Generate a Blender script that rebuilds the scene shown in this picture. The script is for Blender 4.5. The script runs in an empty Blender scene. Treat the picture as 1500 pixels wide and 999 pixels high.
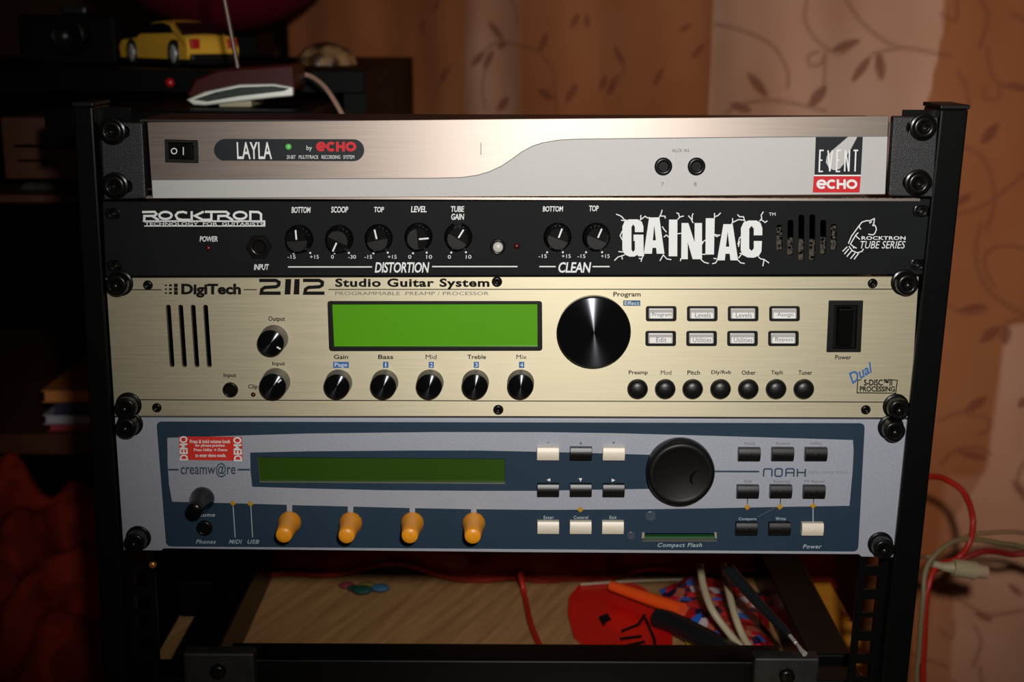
import bpy, bmesh, math, random
import numpy as np
from mathutils import Vector, Matrix
R = random.Random(7)
S = bpy.context.scene
C = S.collection
# ------------------------------------------------------------ camera, world, light, exposure
F_PX, CX, CY, CZ = 1900.0, 0.0016, -0.7559, 0.3201
PIT, YAW, ROL = 0.2376, -0.0035, 0.0028
_r = Vector((math.cos(YAW), -math.sin(YAW), 0))
FW = Vector((math.sin(YAW) * math.cos(PIT), math.cos(YAW) * math.cos(PIT), -math.sin(PIT)))
_u = _r.cross(FW)
RT = _r * math.cos(ROL) + _u * math.sin(ROL)
UP = -_r * math.sin(ROL) + _u * math.cos(ROL)
CAM = Vector((CX, CY, CZ))
cd = bpy.data.cameras.new('camera'); cam = bpy.data.objects.new('camera', cd); C.objects.link(cam)
m = Matrix((RT, UP, -FW)).transposed().to_4x4(); m.translation = CAM
cam.matrix_world = m
cd.sensor_width = 36; cd.lens = F_PX / 1500 * 36; cd.clip_start = 0.02; cd.clip_end = 30
cd.dof.use_dof = True; cd.dof.focus_distance = 0.775; cd.dof.aperture_fstop = 8.0
S.camera = cam
w = bpy.data.worlds.new('world'); S.world = w; w.use_nodes = True
w.node_tree.nodes['Background'].inputs[0].default_value = (1.0, 0.72, 0.5, 1)
w.node_tree.nodes['Background'].inputs[1].default_value = 0.02
S.view_settings.view_transform = 'Standard'; S.view_settings.look = 'None'
S.view_settings.gamma = 1; S.view_settings.use_curve_mapping = False
S.view_settings.exposure = 0.0
def spot(name, loc, target, power, angle, blend, radius, col):
    l = bpy.data.lights.new(name, 'SPOT'); l.energy = power; l.spot_size = math.radians(angle)
    l.spot_blend = blend; l.shadow_soft_size = radius; l.color = col
    o = bpy.data.objects.new(name, l); C.objects.link(o); o.location = loc
    o.rotation_euler = (Vector(target) - Vector(loc)).to_track_quat('-Z', 'Y').to_euler()
    return o
# the camera's own flash, just above the lens
spot('camera_flash', (0.055, -0.78, 0.41), (0.10, 0.0, 0.24), 28, 66, 1.0, 0.018, (1, 0.97, 0.92))

def P(px, py, y=0.0):
    """the point of the plane Y = y that the photograph shows at pixel (px, py)"""
    d = FW + RT * ((px - 750) / F_PX) + UP * ((499.5 - py) / F_PX)
    return CAM + d * ((y - CAM.y) / d.y)
def PZ(px, py, z):
    d = FW + RT * ((px - 750) / F_PX) + UP * ((499.5 - py) / F_PX)
    return CAM + d * ((z - CAM.z) / d.z)

# ------------------------------------------------------------ materials
def new_mat(name):
    mt = bpy.data.materials.new(name); mt.use_nodes = True
    return mt, mt.node_tree, mt.node_tree.nodes['Principled BSDF']
def N(nt, t, **kw):
    n = nt.nodes.new(t)
    for k, v in kw.items():
        if k in n.inputs: n.inputs[k].default_value = v
        else: setattr(n, k, v)
    return n
def mat(name, col, rough=0.5, metal=0.0, spec=0.5, noise=0.0, nscale=400, bump=0.0, stretch=(1, 1, 1),
        aniso=0.0, tangent=None, emit=0.0, coat=0.0, rvar=0.0, trans=0.0):
    mt, nt, b = new_mat(name)
    c = (*col, 1)
    b.inputs['Base Color'].default_value = c; b.inputs['Roughness'].default_value = rough
    b.inputs['Metallic'].default_value = metal; b.inputs['Specular IOR Level'].default_value = spec
    b.inputs['Coat Weight'].default_value = coat
    b.inputs['Transmission Weight'].default_value = trans
    if emit: b.inputs['Emission Color'].default_value = c; b.inputs['Emission Strength'].default_value = emit
    tc = N(nt, 'ShaderNodeTexCoord'); mp = N(nt, 'ShaderNodeMapping'); mp.inputs['Scale'].default_value = stretch
    nt.links.new(tc.outputs['Object'], mp.inputs['Vector'])
    nz = N(nt, 'ShaderNodeTexNoise'); nz.inputs['Scale'].default_value = nscale; nz.inputs['Detail'].default_value = 4
    nt.links.new(mp.outputs[0], nz.inputs['Vector'])
    if noise:
        mx = N(nt, 'ShaderNodeMix', data_type='RGBA')
        mx.inputs[6].default_value = (*[max(0, k * (1 - noise)) for k in col], 1)
        mx.inputs[7].default_value = (*[min(1, k * (1 + noise)) for k in col], 1)
        nt.links.new(nz.outputs['Fac'], mx.inputs[0]); nt.links.new(mx.outputs[2], b.inputs['Base Color'])
    if rvar:
        mr = N(nt, 'ShaderNodeMapRange'); mr.inputs[3].default_value = rough - rvar; mr.inputs[4].default_value = rough + rvar
        nt.links.new(nz.outputs['Fac'], mr.inputs[0]); nt.links.new(mr.outputs[0], b.inputs['Roughness'])
    if bump:
        bp = N(nt, 'ShaderNodeBump'); bp.inputs['Strength'].default_value = bump; bp.inputs['Distance'].default_value = 0.0005
        nt.links.new(nz.outputs['Fac'], bp.inputs['Height']); nt.links.new(bp.outputs[0], b.inputs['Normal'])
    if aniso:
        b.inputs['Anisotropic'].default_value = aniso
        if tangent == 'radial':
            t = N(nt, 'ShaderNodeTangent', direction_type='RADIAL', axis='Y')
            nt.links.new(t.outputs[0], b.inputs['Tangent']); b.inputs['Anisotropic Rotation'].default_value = 0.25
        else:
            t = N(nt, 'ShaderNodeCombineXYZ'); t.inputs[2].default_value = 1.0
            nt.links.new(t.outputs[0], b.inputs['Tangent'])
    return mt
MB_ = mat('black_powder_coat', (0.012, 0.012, 0.013), 0.42, spec=0.45, noise=0.3, bump=0.12, nscale=1500)
M_POST = mat('black_satin_paint', (0.002, 0.0024, 0.0024), 0.32, spec=0.22, noise=0.2)
M_EAR = mat('grey_textured_ear', (0.014, 0.014, 0.016), 0.45, metal=0.1, spec=0.5, noise=0.5, bump=0.5, nscale=1400)
M_STEEL = mat('brushed_steel', (0.50, 0.42, 0.37), 0.55, metal=0.93, noise=0.14, nscale=60, stretch=(0.35, 1, 14), bump=0.05, aniso=0.75, rvar=0.05)
M_GREYP = mat('light_grey_panel_paint', (0.46, 0.45, 0.44), 0.6, metal=0.2, noise=0.06, nscale=900)
M_ROCK = mat('charcoal_panel', (0.006, 0.007, 0.008), 0.62, spec=0.12, noise=0.4, nscale=35, rvar=0.08)
M_GOLD = mat('brushed_champagne', (0.56, 0.505, 0.36), 0.56, metal=0.75, noise=0.12, nscale=55, stretch=(0.4, 1, 14), bump=0.04, aniso=0.55, rvar=0.05)
M_SILV = mat('silver_fleck_paint', (0.36, 0.38, 0.44), 0.52, metal=0.25, noise=0.22, nscale=900)
M_BLUE = mat('navy_print', (0.017, 0.036, 0.062), 0.55, spec=0.2, noise=0.15, nscale=25)
M_INK = mat('black_ink', (0.006, 0.0055, 0.005), 0.65, spec=0.1)
M_INKG = mat('grey_ink', (0.16, 0.15, 0.15), 0.6, spec=0.2)
M_INKM = mat('navy_ink', (0.03, 0.055, 0.085), 0.6, spec=0.2)
M_WHITE = mat('white_ink', (0.75, 0.76, 0.76), 0.6, spec=0.2)
M_LTBL = mat('pale_ink', (0.38, 0.44, 0.48), 0.6, spec=0.2)
M_REDI = mat('red_ink', (0.55, 0.012, 0.02), 0.5, spec=0.3)
M_REDS = mat('red_sticker', (0.62, 0.03, 0.02), 0.45, spec=0.4)
M_BLUI = mat('blue_ink', (0.03, 0.12, 0.34), 0.5)
M_KNOB = mat('black_knob_plastic', (0.003, 0.003, 0.003), 0.24, spec=0.25, noise=0.3)
M_KNOBM = mat('matt_black_plastic', (0.003, 0.003, 0.003), 0.45, spec=0.3, noise=0.3)
M_SKIRT = mat('smoke_grey_knob_side', (0.10, 0.09, 0.075), 0.45, spec=0.5)
M_CAP = mat('turned_black_aluminium', (0.05, 0.052, 0.06), 0.24, metal=0.95, aniso=0.98, tangent='radial', nscale=200)
M_RUB = mat('black_rubber_button', (0.004, 0.004, 0.004), 0.38, spec=0.45)
M_SCR = mat('black_oxide_screw', (0.006, 0.0057, 0.0054), 0.26, metal=0.3, spec=0.4, noise=0.4)
M_CHR = mat('bright_steel', (0.8, 0.8, 0.76), 0.38, metal=0.6, spec=0.8)
M_LCD = mat('green_lcd_glass', (0.085, 0.32, 0.004), 0.30, spec=0.45, noise=0.12, nscale=12, coat=0.35)
M_LCD2 = mat('dark_green_lcd_glass', (0.022, 0.062, 0.002), 0.35, spec=0.4, noise=0.15, nscale=10, coat=0.2)
M_YEL = mat('orange_yellow_knob', (0.80, 0.30, 0.012), 0.38, spec=0.5)
M_CREAM = mat('cream_button', (0.72, 0.64, 0.52), 0.4, spec=0.5)
M_CLEAR = mat('silver_keycap', (0.62, 0.61, 0.59), 0.25, metal=0.35, spec=0.7)
M_CLEARL = mat('white_legend_plate', (0.78, 0.78, 0.76), 0.4)
M_AMB = mat('amber_diamond', (0.42, 0.24, 0.02), 0.5)
M_GRN = mat('green_led', (0.10, 0.42, 0.10), 0.3, emit=0.25)
M_RLED = mat('unlit_red_led', (0.05, 0.004, 0.003), 0.35)
M_PCB = mat('green_board', (0.02, 0.09, 0.03), 0.5)
M_TIN = mat('tinned_metal', (0.6, 0.58, 0.45), 0.35, metal=0.6)
M_FOAM = mat('dusty_foam', (0.07, 0.055, 0.045), 0.95, noise=0.9, nscale=900, bump=1.0)
M_DARK = mat('dark_interior', (0.004, 0.004, 0.004), 0.8, spec=0.1)
M_CHAS = mat('chassis_black', (0.02, 0.013, 0.012), 0.35, spec=0.6)
M_CAB = mat('black_lacquer', (0.0012, 0.001, 0.001), 0.5, spec=0.08)
M_BUB = mat('clear_bubble', (0.05, 0.07, 0.09), 0.25, spec=0.5)

# ------------------------------------------------------------ objects
WL = {}
def tag(o, label=None, cat=None, group=None, kind=None):
    if label: o['label'] = label
    if cat: o['category'] = cat
    if group: o['group'] = group
    if kind: o['kind'] = kind
    return o
def thing(name, loc, label, cat, group=None):
    o = bpy.data.objects.new(name, None); C.objects.link(o); o.location = loc; o.empty_display_size = 0.02
    WL[o] = Vector(loc); return tag(o, label, cat, group)
def put(name, me, mt=None, parent=None, loc=(0, 0, 0), rot=None):
    """link mesh `me` at world place loc, under parent (whose world place is known)"""
    if mt and not me.materials: me.materials.append(mt)
    o = bpy.data.objects.new(name, me); C.objects.link(o)
    loc = Vector(loc); WL[o] = loc
    if parent is not None:
        o.parent = parent; o.location = loc - WL[parent]
    else: o.location = loc
    if rot: o.rotation_euler = rot
    return o
class MB:
    def __init__(s): s.v = []; s.f = []; s.sm = []
    def add(s, vs, fs, smooth=False):
        k = len(s.v); s.v += [tuple(v) for v in vs]
        for f in fs: s.f.append([k + i for i in f]); s.sm.append(smooth)
        return s
    def box(s, x0, x1, y0, y1, z0, z1):
        vs = [(x, y, z) for x in (x0, x1) for y in (y0, y1) for z in (z0, z1)]
        return s.add(vs, [(0, 1, 3, 2), (4, 6, 7, 5), (0, 4, 5, 1), (2, 3, 7, 6), (0, 2, 6, 4), (1, 5, 7, 3)])
    def prism(s, pts, y0, y1):
        """pts: (x,z) outline, extruded from y0 (front) to y1"""
        a = sum(pts[i][0] * pts[(i + 1) % len(pts)][1] - pts[(i + 1) % len(pts)][0] * pts[i][1] for i in range(len(pts)))
        if a < 0: pts = pts[::-1]
        n = len(pts)
        vs = [(p[0], y0, p[1]) for p in pts] + [(p[0], y1, p[1]) for p in pts]
        return s.add(vs, [list(range(n)), list(range(2 * n - 1, n - 1, -1))] + [(i, n + i, n + (i + 1) % n, (i + 1) % n) for i in range(n)])
    def face(s, pts, y):
        a = sum(pts[i][0] * pts[(i + 1) % len(pts)][1] - pts[(i + 1) % len(pts)][0] * pts[i][1] for i in range(len(pts)))
        if a < 0: pts = pts[::-1]
        return s.add([(p[0], y, p[1]) for p in pts], [list(range(len(pts)))])
    def lathe(s, prof, n=32, flute=0, fl=0.0, smooth=True, c=(0, 0, 0)):
        """prof: (radius, height towards viewer); axis -Y"""
        vs = []; fs = []
        for r, h in prof:
            for i in range(n):
                a = 2 * math.pi * i / n
                rr = r * (1 - (fl if flute and (i * flute // n * 2 != (i * flute * 2) // n) else 0))
                vs.append((c[0] + rr * math.cos(a), c[1] - h, c[2] + rr * math.sin(a)))
        m_ = len(prof)
        for j in range(m_ - 1):
            for i in range(n):
                i2 = (i + 1) % n
                fs.append((j * n + i, j * n + i2, (j + 1) * n + i2, (j + 1) * n + i))
        s.add(vs, fs, smooth)
        if prof[-1][0] > 1e-6: s.add([vs[(m_ - 1) * n + i] for i in range(n)], [list(range(n))])
        if prof[0][0] > 1e-6: s.add([vs[i] for i in range(n)], [list(range(n - 1, -1, -1))])
        return s
    def tube(s, pts, r, n=10, r1=None):
        pts = [Vector(p) for p in pts]; vs = []; fs = []; L = len(pts)
        up = Vector((0.13, 0.31, 0.94))
        for k, p in enumerate(pts):
            t = (pts[min(k + 1, L - 1)] - pts[max(k - 1, 0)]).normalized()
            a = t.cross(up).normalized(); b = t.cross(a)
            rr = r if r1 is None else r + (r1 - r) * k / (L - 1)
            for i in range(n):
                q = 2 * math.pi * i / n; vs.append(p + (a * math.cos(q) + b * math.sin(q)) * rr)
        for k in range(L - 1):
            for i in range(n):
                i2 = (i + 1) % n; fs.append((k * n + i, (k + 1) * n + i, (k + 1) * n + i2, k * n + i2))
        s.add(vs, fs, True)
        s.add([vs[i] for i in range(n)], [list(range(n))]); s.add([vs[(L - 1) * n + i] for i in range(n)], [list(range(n - 1, -1, -1))])
        return s
    def mesh(s, name, off=(0, 0, 0), bevel=0):
        me = bpy.data.meshes.new(name)
        me.from_pydata([(v[0] - off[0], v[1] - off[1], v[2] - off[2]) for v in s.v], [], s.f)
        me.polygons.foreach_set('use_smooth', s.sm)
        if bevel:
            bm = bmesh.new(); bm.from_mesh(me)
            bmesh.ops.remove_doubles(bm, verts=bm.verts, dist=1e-6)
            es = [e for e in bm.edges if len(e.link_faces) == 2 and e.calc_face_angle(0) > 0.6]
            bmesh.ops.bevel(bm, geom=es, offset=bevel, segments=2, affect='EDGES', profile=0.5)
            bm.to_mesh(me); bm.free()
        me.update(); return me
def build(name, mb, mt, parent=None, bevel=0, loc=None):
    """mb in world coordinates; the object's origin goes to loc (default: middle of the mesh)"""
    if loc is None:
        a = np.array(mb.v); loc = Vector(((a[:, 0].min() + a[:, 0].max()) / 2, (a[:, 1].min() + a[:, 1].max()) / 2, a[:, 2].min()))
    return put(name, mb.mesh(name, loc, bevel), mt, parent, loc)
def smooth_path(pts, k=8):
    pts = [Vector(p) for p in pts]; out = []
    for i in range(len(pts) - 1):
        p0 = pts[max(i - 1, 0)]; p1 = pts[i]; p2 = pts[i + 1]; p3 = pts[min(i + 2, len(pts) - 1)]
        for j in range(k):
            t = j / k
            out.append(0.5 * ((2 * p1) + (p2 - p0) * t + (2 * p0 - 5 * p1 + 4 * p2 - p3) * t * t + (3 * p1 - p0 - 3 * p2 + p3) * t ** 3))
    out.append(pts[-1]); return out
def xz(pts, y): return [(q.x, q.z) for q in (P(a, b, y) for a, b in pts)]
def rect(x0, y0, x1, y1): return [(x0, y0), (x1, y0), (x1, y1), (x0, y1)]
def rquad(c, r, n=5):
    """quad TL,TR,BR,BL with rounded corners, pixels"""
    out = []
    for i in range(4):
        p = Vector(c[i]); a = (Vector(c[i - 1]) - p).normalized(); b = (Vector(c[(i + 1) % 4]) - p).normalized()
        p0, p1 = p + a * r, p + b * r
        for j in range(n + 1):
            t = j / n; out.append(tuple((1 - t) ** 2 * p0 + 2 * t * (1 - t) * p + t * t * p1))
    return out
def circ(cx, cy, r, n=24, ry=None): return [(cx + r * math.cos(2 * math.pi * i / n), cy + (ry or r) * math.sin(2 * math.pi * i / n)) for i in range(n)]
PRT = 0.00012
def ink(name, polys, y, mt, parent, label=None, lines=()):
    """flat print: filled outlines and mitred ribbons (pixels) on the plane y"""
    mb = MB(); k = 0
    for p in polys: mb.face(xz(p, y - PRT), y - PRT)
    for ln, wd in lines:
        v, f = ribbon(ln, wd); k += 1; yy = y - PRT - k * 4e-6
        mb.add([tuple(P(a, b, yy)) for a, b in v], f)
    o = build(name, mb, mt, parent)
    if label: o['label'] = label
    return o
def ribbon(ln, wd):
    q = [Vector(p) for p in ln]; q = [p for i, p in enumerate(q) if i == 0 or (p - q[i - 1]).length > 1e-4]
    closed = (q[0] - q[-1]).length < 1e-3
    n = len(q); v = []
    for i in range(n):
        a = q[i - 1] if i > 0 else (q[-2] if closed else None); b = q[i + 1] if i < n - 1 else (q[1] if closed else None)
        d0 = (q[i] - a).normalized() if a is not None else (b - q[i]).normalized(); d1 = (b - q[i]).normalized() if b is not None else d0
        n0 = Vector((-d0.y, d0.x)); n1 = Vector((-d1.y, d1.x)); m_ = n0 + n1
        m_ = n0 if m_.length < .3 else m_.normalized()
        m_ = m_ * (wd / 2 / max(.45, m_.dot(n0)))
        v += [tuple(q[i] + m_), tuple(q[i] - m_)]
    return v, [(2 * i, 2 * i + 2, 2 * i + 3, 2 * i + 1) for i in range(n - 1)]
def stroke_polys(lines, wd):
    out = []
    for ln in lines:
        v, f = ribbon(ln, wd)
        out += [[v[i] for i in q] for q in f]
    return out
def strokes(name, lines, wd, y, mt, parent):
    return ink(name, [], y, mt, parent, lines=[(l, wd) for l in lines])
def arc(cx, cy, rx, ry, a0, a1, n=12):
    return [(cx + rx * math.cos(math.radians(a0 + (a1 - a0) * i / n)), cy - ry * math.sin(math.radians(a0 + (a1 - a0) * i / n))) for i in range(n + 1)]
DG = bpy.context.evaluated_depsgraph_get
_tm = {}
def text_mesh(s, bold, shear, sp):
    k = (s, bold, shear, sp)
    if k in _tm: return _tm[k]
    cu = bpy.data.curves.new('t', 'FONT'); cu.body = s; cu.offset = bold; cu.shear = shear; cu.space_character = sp; cu.resolution_u = 3
    o = bpy.data.objects.new('t', cu); C.objects.link(o); bpy.context.view_layer.update()
    me = bpy.data.meshes.new_from_object(o.evaluated_get(DG()))
    v = np.array([tuple(x.co) for x in me.vertices]); f = [list(p.vertices) for p in me.polygons]
    bpy.data.objects.remove(o); bpy.data.curves.remove(cu); bpy.data.meshes.remove(me)
    lo = v.min(0); hi = v.max(0); v = (v - lo) / np.maximum(hi - lo, 1e-9)
    _tm[k] = (v, f); return _tm[k]
def txt(s, box, y, mt, parent, bold=0.0, shear=0.0, sp=1.0, name='printed_lettering', label=None):
    """box = (x0,y0,x1,y1) of the inked extent in pixels, or four corners TL,TR,BR,BL"""
    if s[0] == 'M' and s[1:2].islower(): bold = 0.0
    v, f = text_mesh(s, bold, shear, sp)
    q = [Vector(p) for p in (rect(*box) if not hasattr(box[0], '__len__') else box)]
    mb = MB(); vs = []
    for a, b, _ in v:
        t = q[3] * (1 - a) * (1 - b) + q[2] * a * (1 - b) + q[1] * a * b + q[0] * (1 - a) * b
        vs.append(P(t.x, t.y, y - PRT * 1.6))
    mb.add(vs, f)
    o = build(name, mb, mt, parent)
    if label: o['label'] = label
    return o
def cut_mesh(base, cutters):
    """boolean difference of meshes (each cutter a mesh), all in the same space"""
    o = bpy.data.objects.new('b', base); C.objects.link(o)
    mb = MB()
    bm = bmesh.new()
    for c in cutters: bm.from_mesh(c)
    cm = bpy.data.meshes.new('c'); bm.to_mesh(cm); bm.free()
    c = bpy.data.objects.new('c', cm); C.objects.link(c)
    md = o.modifiers.new('b', 'BOOLEAN'); md.object = c; md.operation = 'DIFFERENCE'; md.solver = 'EXACT'
    bpy.context.view_layer.update()
    me = bpy.data.meshes.new_from_object(o.evaluated_get(DG()))
    bpy.data.objects.remove(o); bpy.data.objects.remove(c)
    return me
def plate(name, outline, yf, yb, mt, parent, holes=(), bevel=0.0003):
    """panel with an outline and real holes, all pixels on its front plane"""
    mb = MB().prism(xz(outline, yf), yf, yb)
    me = mb.mesh(name, (0, 0, 0), bevel)
    if holes:
        me = cut_mesh(me, [MB().prism(xz(h, yf), yf - 0.004, yb + 0.004).mesh('h') for h in holes])
    me.name = name
    a = np.array([tuple(v.co) for v in me.vertices]); loc = Vector(((a[:, 0].min() + a[:, 0].max()) / 2, yf, a[:, 2].min()))
    me.transform(Matrix.Translation(-loc)); me.update()
    if me.materials: me.materials.clear()
    me.materials.append(mt)
    return put(name, me, None, parent, loc)
def chassis(parent, x0, x1, z0, z1, depth, mt=M_CHAS):
    t = 0.0012; mb = MB(); y0 = 0.0002
    mb.box(x0, x1, y0, depth, z1 - t, z1); mb.box(x0, x1, y0, depth, z0, z0 + t)
    mb.box(x0, x0 + t, y0, depth, z0 + t, z1 - t); mb.box(x1 - t, x1, y0, depth, z0 + t, z1 - t); mb.box(x0 + t, x1 - t, depth - t, depth, z0 + t, z1 - t)
    return build('chassis', mb, mt, parent)

# -- shared meshes for repeated small parts (origin on the panel, axis -Y)
_sm = {}
def shared(key, fn, mt):
    if key not in _sm:
        me = fn(); me.materials.append(mt); me.name = key; _sm[key] = me
    return _sm[key]
def hex_ring(mb, r, h0, h1, ri, n=6):
    o = [(r * math.cos(math.pi / 3 * i), r * math.sin(math.pi / 3 * i)) for i in range(6)]
    k = 24; out = []; inn = []
    for i in range(k):
        a = 2 * math.pi * i / k; rr = r * math.cos(math.pi / 6) / math.cos((a % (math.pi / 3)) - math.pi / 6)
        out.append((rr * math.cos(a), rr * math.sin(a))); inn.append((ri * math.cos(a), ri * math.sin(a)))
    vs = [(x, -h0, z) for x, z in out] + [(x, -h1, z) for x, z in out] + [(x, -h1, z) for x, z in inn] + [(x, -h0, z) for x, z in inn]
    fs = []
    for i in range(k):
        j = (i + 1) % k
        for a, b in ((0, 1), (1, 2), (2, 3), (3, 0)): fs.append((a * k + i, a * k + j, b * k + j, b * k + i))
    mb.add(vs, fs); return mb
def rack_screw(parent, px, py, y, h=0.009, r=0.0064, washer=True):
    """hex socket screw whose head's face is at (px,py) in the photo"""
    c = P(px, py, y - h); c.y = y
    me = shared('screw_head%.4f%.4f' % (r, h), lambda: MB().lathe([(r, 0.0012), (r, h - 0.0012), (r * 0.94, h - 0.0004), (r * 0.86, h), (r * 0.46, h), (r * 0.42, h - 0.0035), (0, h - 0.0036)], 32).mesh('s'), M_SCR)
    s = put('rack_screw', me, None, parent, c)
    if washer: put('washer', shared('washer', lambda: MB().lathe([(0.0078, 0), (0.0078, 0.001), (0.0074, 0.0013), (0.0, 0.0013)], 32).mesh('w'), M_SCR), None, s, c)
    hx = shared('screw_socket', lambda: hex_ring(MB(), 0.0031, 0.003, 0.0002, 0.0022).mesh('x'), M_SCR)
    put('hex_socket', hx, None, s, c - Vector((0, h - 0.0005, 0)))
    return s
def small_screw(parent, px, py, y, r=0.0029):
    c = P(px, py, y)
    s = put('panel_screw', shared('panel_screw%.4f' % r, lambda: MB().lathe([(r, 0), (r, 0.0006), (r * .8, 0.0014), (r * .42, 0.0016), (r * .38, 0.0006), (0, 0.0006)], 24).mesh('p'), M_SCR), None, parent, c)
    return s
def line3(parent, name, c, ang, r0, r1, wd, h, mt):
    """raised pointer line on a knob face"""
    a = math.radians(ang); d = Vector((math.sin(a), 0, math.cos(a))); n = Vector((d.z, 0, -d.x)) * wd / 2
    mb = MB(); q = [c + d * r0 - n, c + d * r0 + n, c + d * r1 + n, c + d * r1 - n]
    mb.prism([(p.x, p.z) for p in q], c.y - h, c.y - h + 0.0006)
    return build(name, mb, mt, parent)
def jack(parent, px, py, y, r, ri, hexn=False, mt=M_SCR):
    c = P(px, py, y)
    mb = MB().lathe([(r, 0), (r, 0.0014), (r * .93, 0.002), (ri * 1.15, 0.0022), (ri, 0.0016), (ri * .95, -0.006), (0, -0.0062)], 32)
    o = put('jack_socket', mb.mesh('jack_socket'), mt, parent, c)
    if hexn:
        o2 = put('hex_nut', hex_ring(MB(), r * 1.17, 0.0, 0.0022, r * .8).mesh('hex_nut'), M_SCR, o, c)
    return o

# ============================================================ the setting
m_wall = mat('warm_brown_wallpaper', (0.10, 0.045, 0.022), 0.8, noise=0.3, nscale=9)
def struct(name, mb, mt):
    o = build(name, mb, mt); o['kind'] = 'structure'; return o
struct('wall_back', MB().box(-2.6, 2.6, 2.2, 2.3, -1.05, 1.6), m_wall)
struct('wall_left', MB().box(-2.7, -2.6, -1.5, 2.3, -1.05, 1.6), m_wall)
mfl = mat('dark_floor', (0.05, 0.028, 0.015), 0.5, noise=0.4, nscale=6)
struct('floor', MB().box(-2.7, 2.6, -1.5, 2.3, -1.1, -1.05), mfl)

# ---- patterned curtain, hanging diagonally behind the rack
CA = Vector((P(430, 60, 1.22).x, 1.22, 0)); CB = Vector((P(1500, 60, 0.50).x, 0.50, 0))
CB = CA + (CB - CA) * 1.55; CL = (CB - CA).length; CDIR = (CB - CA).normalized(); CN = Vector((CDIR.y, -CDIR.x, 0))
def to_curtain(px, py):
    d = FW + RT * ((px - 750) / F_PX) + UP * ((499.5 - py) / F_PX)
    t = (CA - CAM).dot(CN) / d.dot(CN); q = CAM + d * t
    return (q - CA).dot(CDIR), q.z
leaves = [((613,26),(611,54),7),((641,-4),(634,18),7),((658,96),(641,122),8),((714,30),(742,62),8),((748,62),(728,70),6),((712,75),(690,97),8),((724,73),(708,102),9),
 ((750,142),(728,162),9),((811,46),(798,78),10),((850,18),(840,42),8),((858,20),(859,42),7),((797,130),(820,146),9),((849,120),(834,152),9),((894,66),(913,99),8),((884,110),(874,134),9),((900,110),(884,142),10),
 ((968,98),(954,128),8),((1024,63),(1004,87),8),((1006,34),(988,47),6),((1096,106),(1132,143),12),((1215,124),(1187,158),14),((1282,80),(1251,122),11),((1291,73),(1297,120),13),
 ((1218,76),(1267,58),10),((1066,152),(1106,163),9),((1457,180),(1432,214),13),((1463,124),(1502,132),9),((1398,457),(1442,450),10),((1430,504),(1460,480),12),((1469,476),(1465,510),12),
 ((1408,607),(1442,583),11),((1396,662),(1444,676),11),((1482,602),(1504,583),10),((1474,706),(1502,742),11),((1388,304),(1422,284),9),((1420,900),(1450,915),10),((1470,860),(1492,880),10)]
vines = [[(660,95),(640,125),(630,152)],[(705,85),(720,66),(750,63),(790,72),(800,78)],[(722,80),(708,120),(712,158)],[(800,78),(818,105),(822,146),(822,168)],[(755,0),(764,18),(766,36)],
 [(912,98),(905,112),(897,118)],[(1040,35),(1090,45),(1135,65),(1158,100),(1160,128)],[(1185,0),(1183,30),(1200,60),(1232,78),(1262,62)],[(1245,0),(1270,35),(1310,65),(1350,73),(1390,82)],
 [(1200,76),(1188,82),(1190,95),(1205,94),(1208,84)],[(1212,78),(1210,126)],[(1060,165),(1100,150),(1150,148),(1212,162)],[(1285,78),(1320,70)],[(1400,105),(1412,130),(1415,158)],
 [(1440,70),(1447,110),(1465,128)],[(1437,130),(1438,145),(1455,145),(1458,130)],[(1432,0),(1442,25),(1430,70)],[(1380,20),(1398,30),(1400,0)],[(1395,210),(1435,232),(1452,290),(1440,340)],
 [(1432,330),(1425,380),(1445,430),(1505,472)],[(1450,420),(1437,390),(1445,368),(1475,362),(1505,372)],[(1440,455),(1410,462),(1385,446)],[(1505,472),(1480,472),(1455,486)],[(1375,617),(1395,608),(1415,604)],
 [(1412,610),(1440,615),(1442,632),(1430,640)],[(1378,680),(1395,662),(1425,658),(1445,668)],[(1498,676),(1484,700),(1488,730),(1504,748)],[(1400,880),(1440,905),(1490,900)],[(1380,330),(1400,315),(1440,300),(1500,250)]]
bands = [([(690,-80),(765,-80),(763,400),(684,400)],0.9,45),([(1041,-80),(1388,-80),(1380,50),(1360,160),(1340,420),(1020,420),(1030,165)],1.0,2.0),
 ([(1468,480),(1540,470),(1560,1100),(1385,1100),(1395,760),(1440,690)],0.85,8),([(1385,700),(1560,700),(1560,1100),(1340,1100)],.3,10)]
hd = 0.003
ns = int(CL / hd); zz0, zz1 = -0.62, 0.72; nz_ = int((zz1 - zz0) / hd)
sg = np.linspace(0, CL, ns); zg = np.linspace(zz0, zz1, nz_)
SS, ZZ = np.meshgrid(sg, zg)
prn = np.zeros_like(SS); bnd = np.zeros_like(SS); tnt = np.zeros_like(SS)
def seg_paint(a, b, w0, w1, soft, val):
    lo = min(a[0], b[0]) - 0.03, min(a[1], b[1]) - 0.03; hi = max(a[0], b[0]) + 0.03, max(a[1], b[1]) + 0.03
    i0, i1 = np.searchsorted(sg, [lo[0], hi[0]]); j0, j1 = np.searchsorted(zg, [lo[1], hi[1]])
    if i0 == i1 or j0 == j1: return
    X = SS[j0:j1, i0:i1]; Z = ZZ[j0:j1, i0:i1]; dx, dz = b[0] - a[0], b[1] - a[1]; L2 = dx * dx + dz * dz + 1e-12
    t = np.clip(((X - a[0]) * dx + (Z - a[1]) * dz) / L2, 0, 1)
    d = np.hypot(X - a[0] - t * dx, Z - a[1] - t * dz); wv = w0(t) if callable(w0) else w0
    k = np.clip((wv - d) / soft + 0.5, 0, 1) * val * (wv > 1e-5)
    prn[j0:j1, i0:i1] = np.maximum(prn[j0:j1, i0:i1], k)
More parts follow.
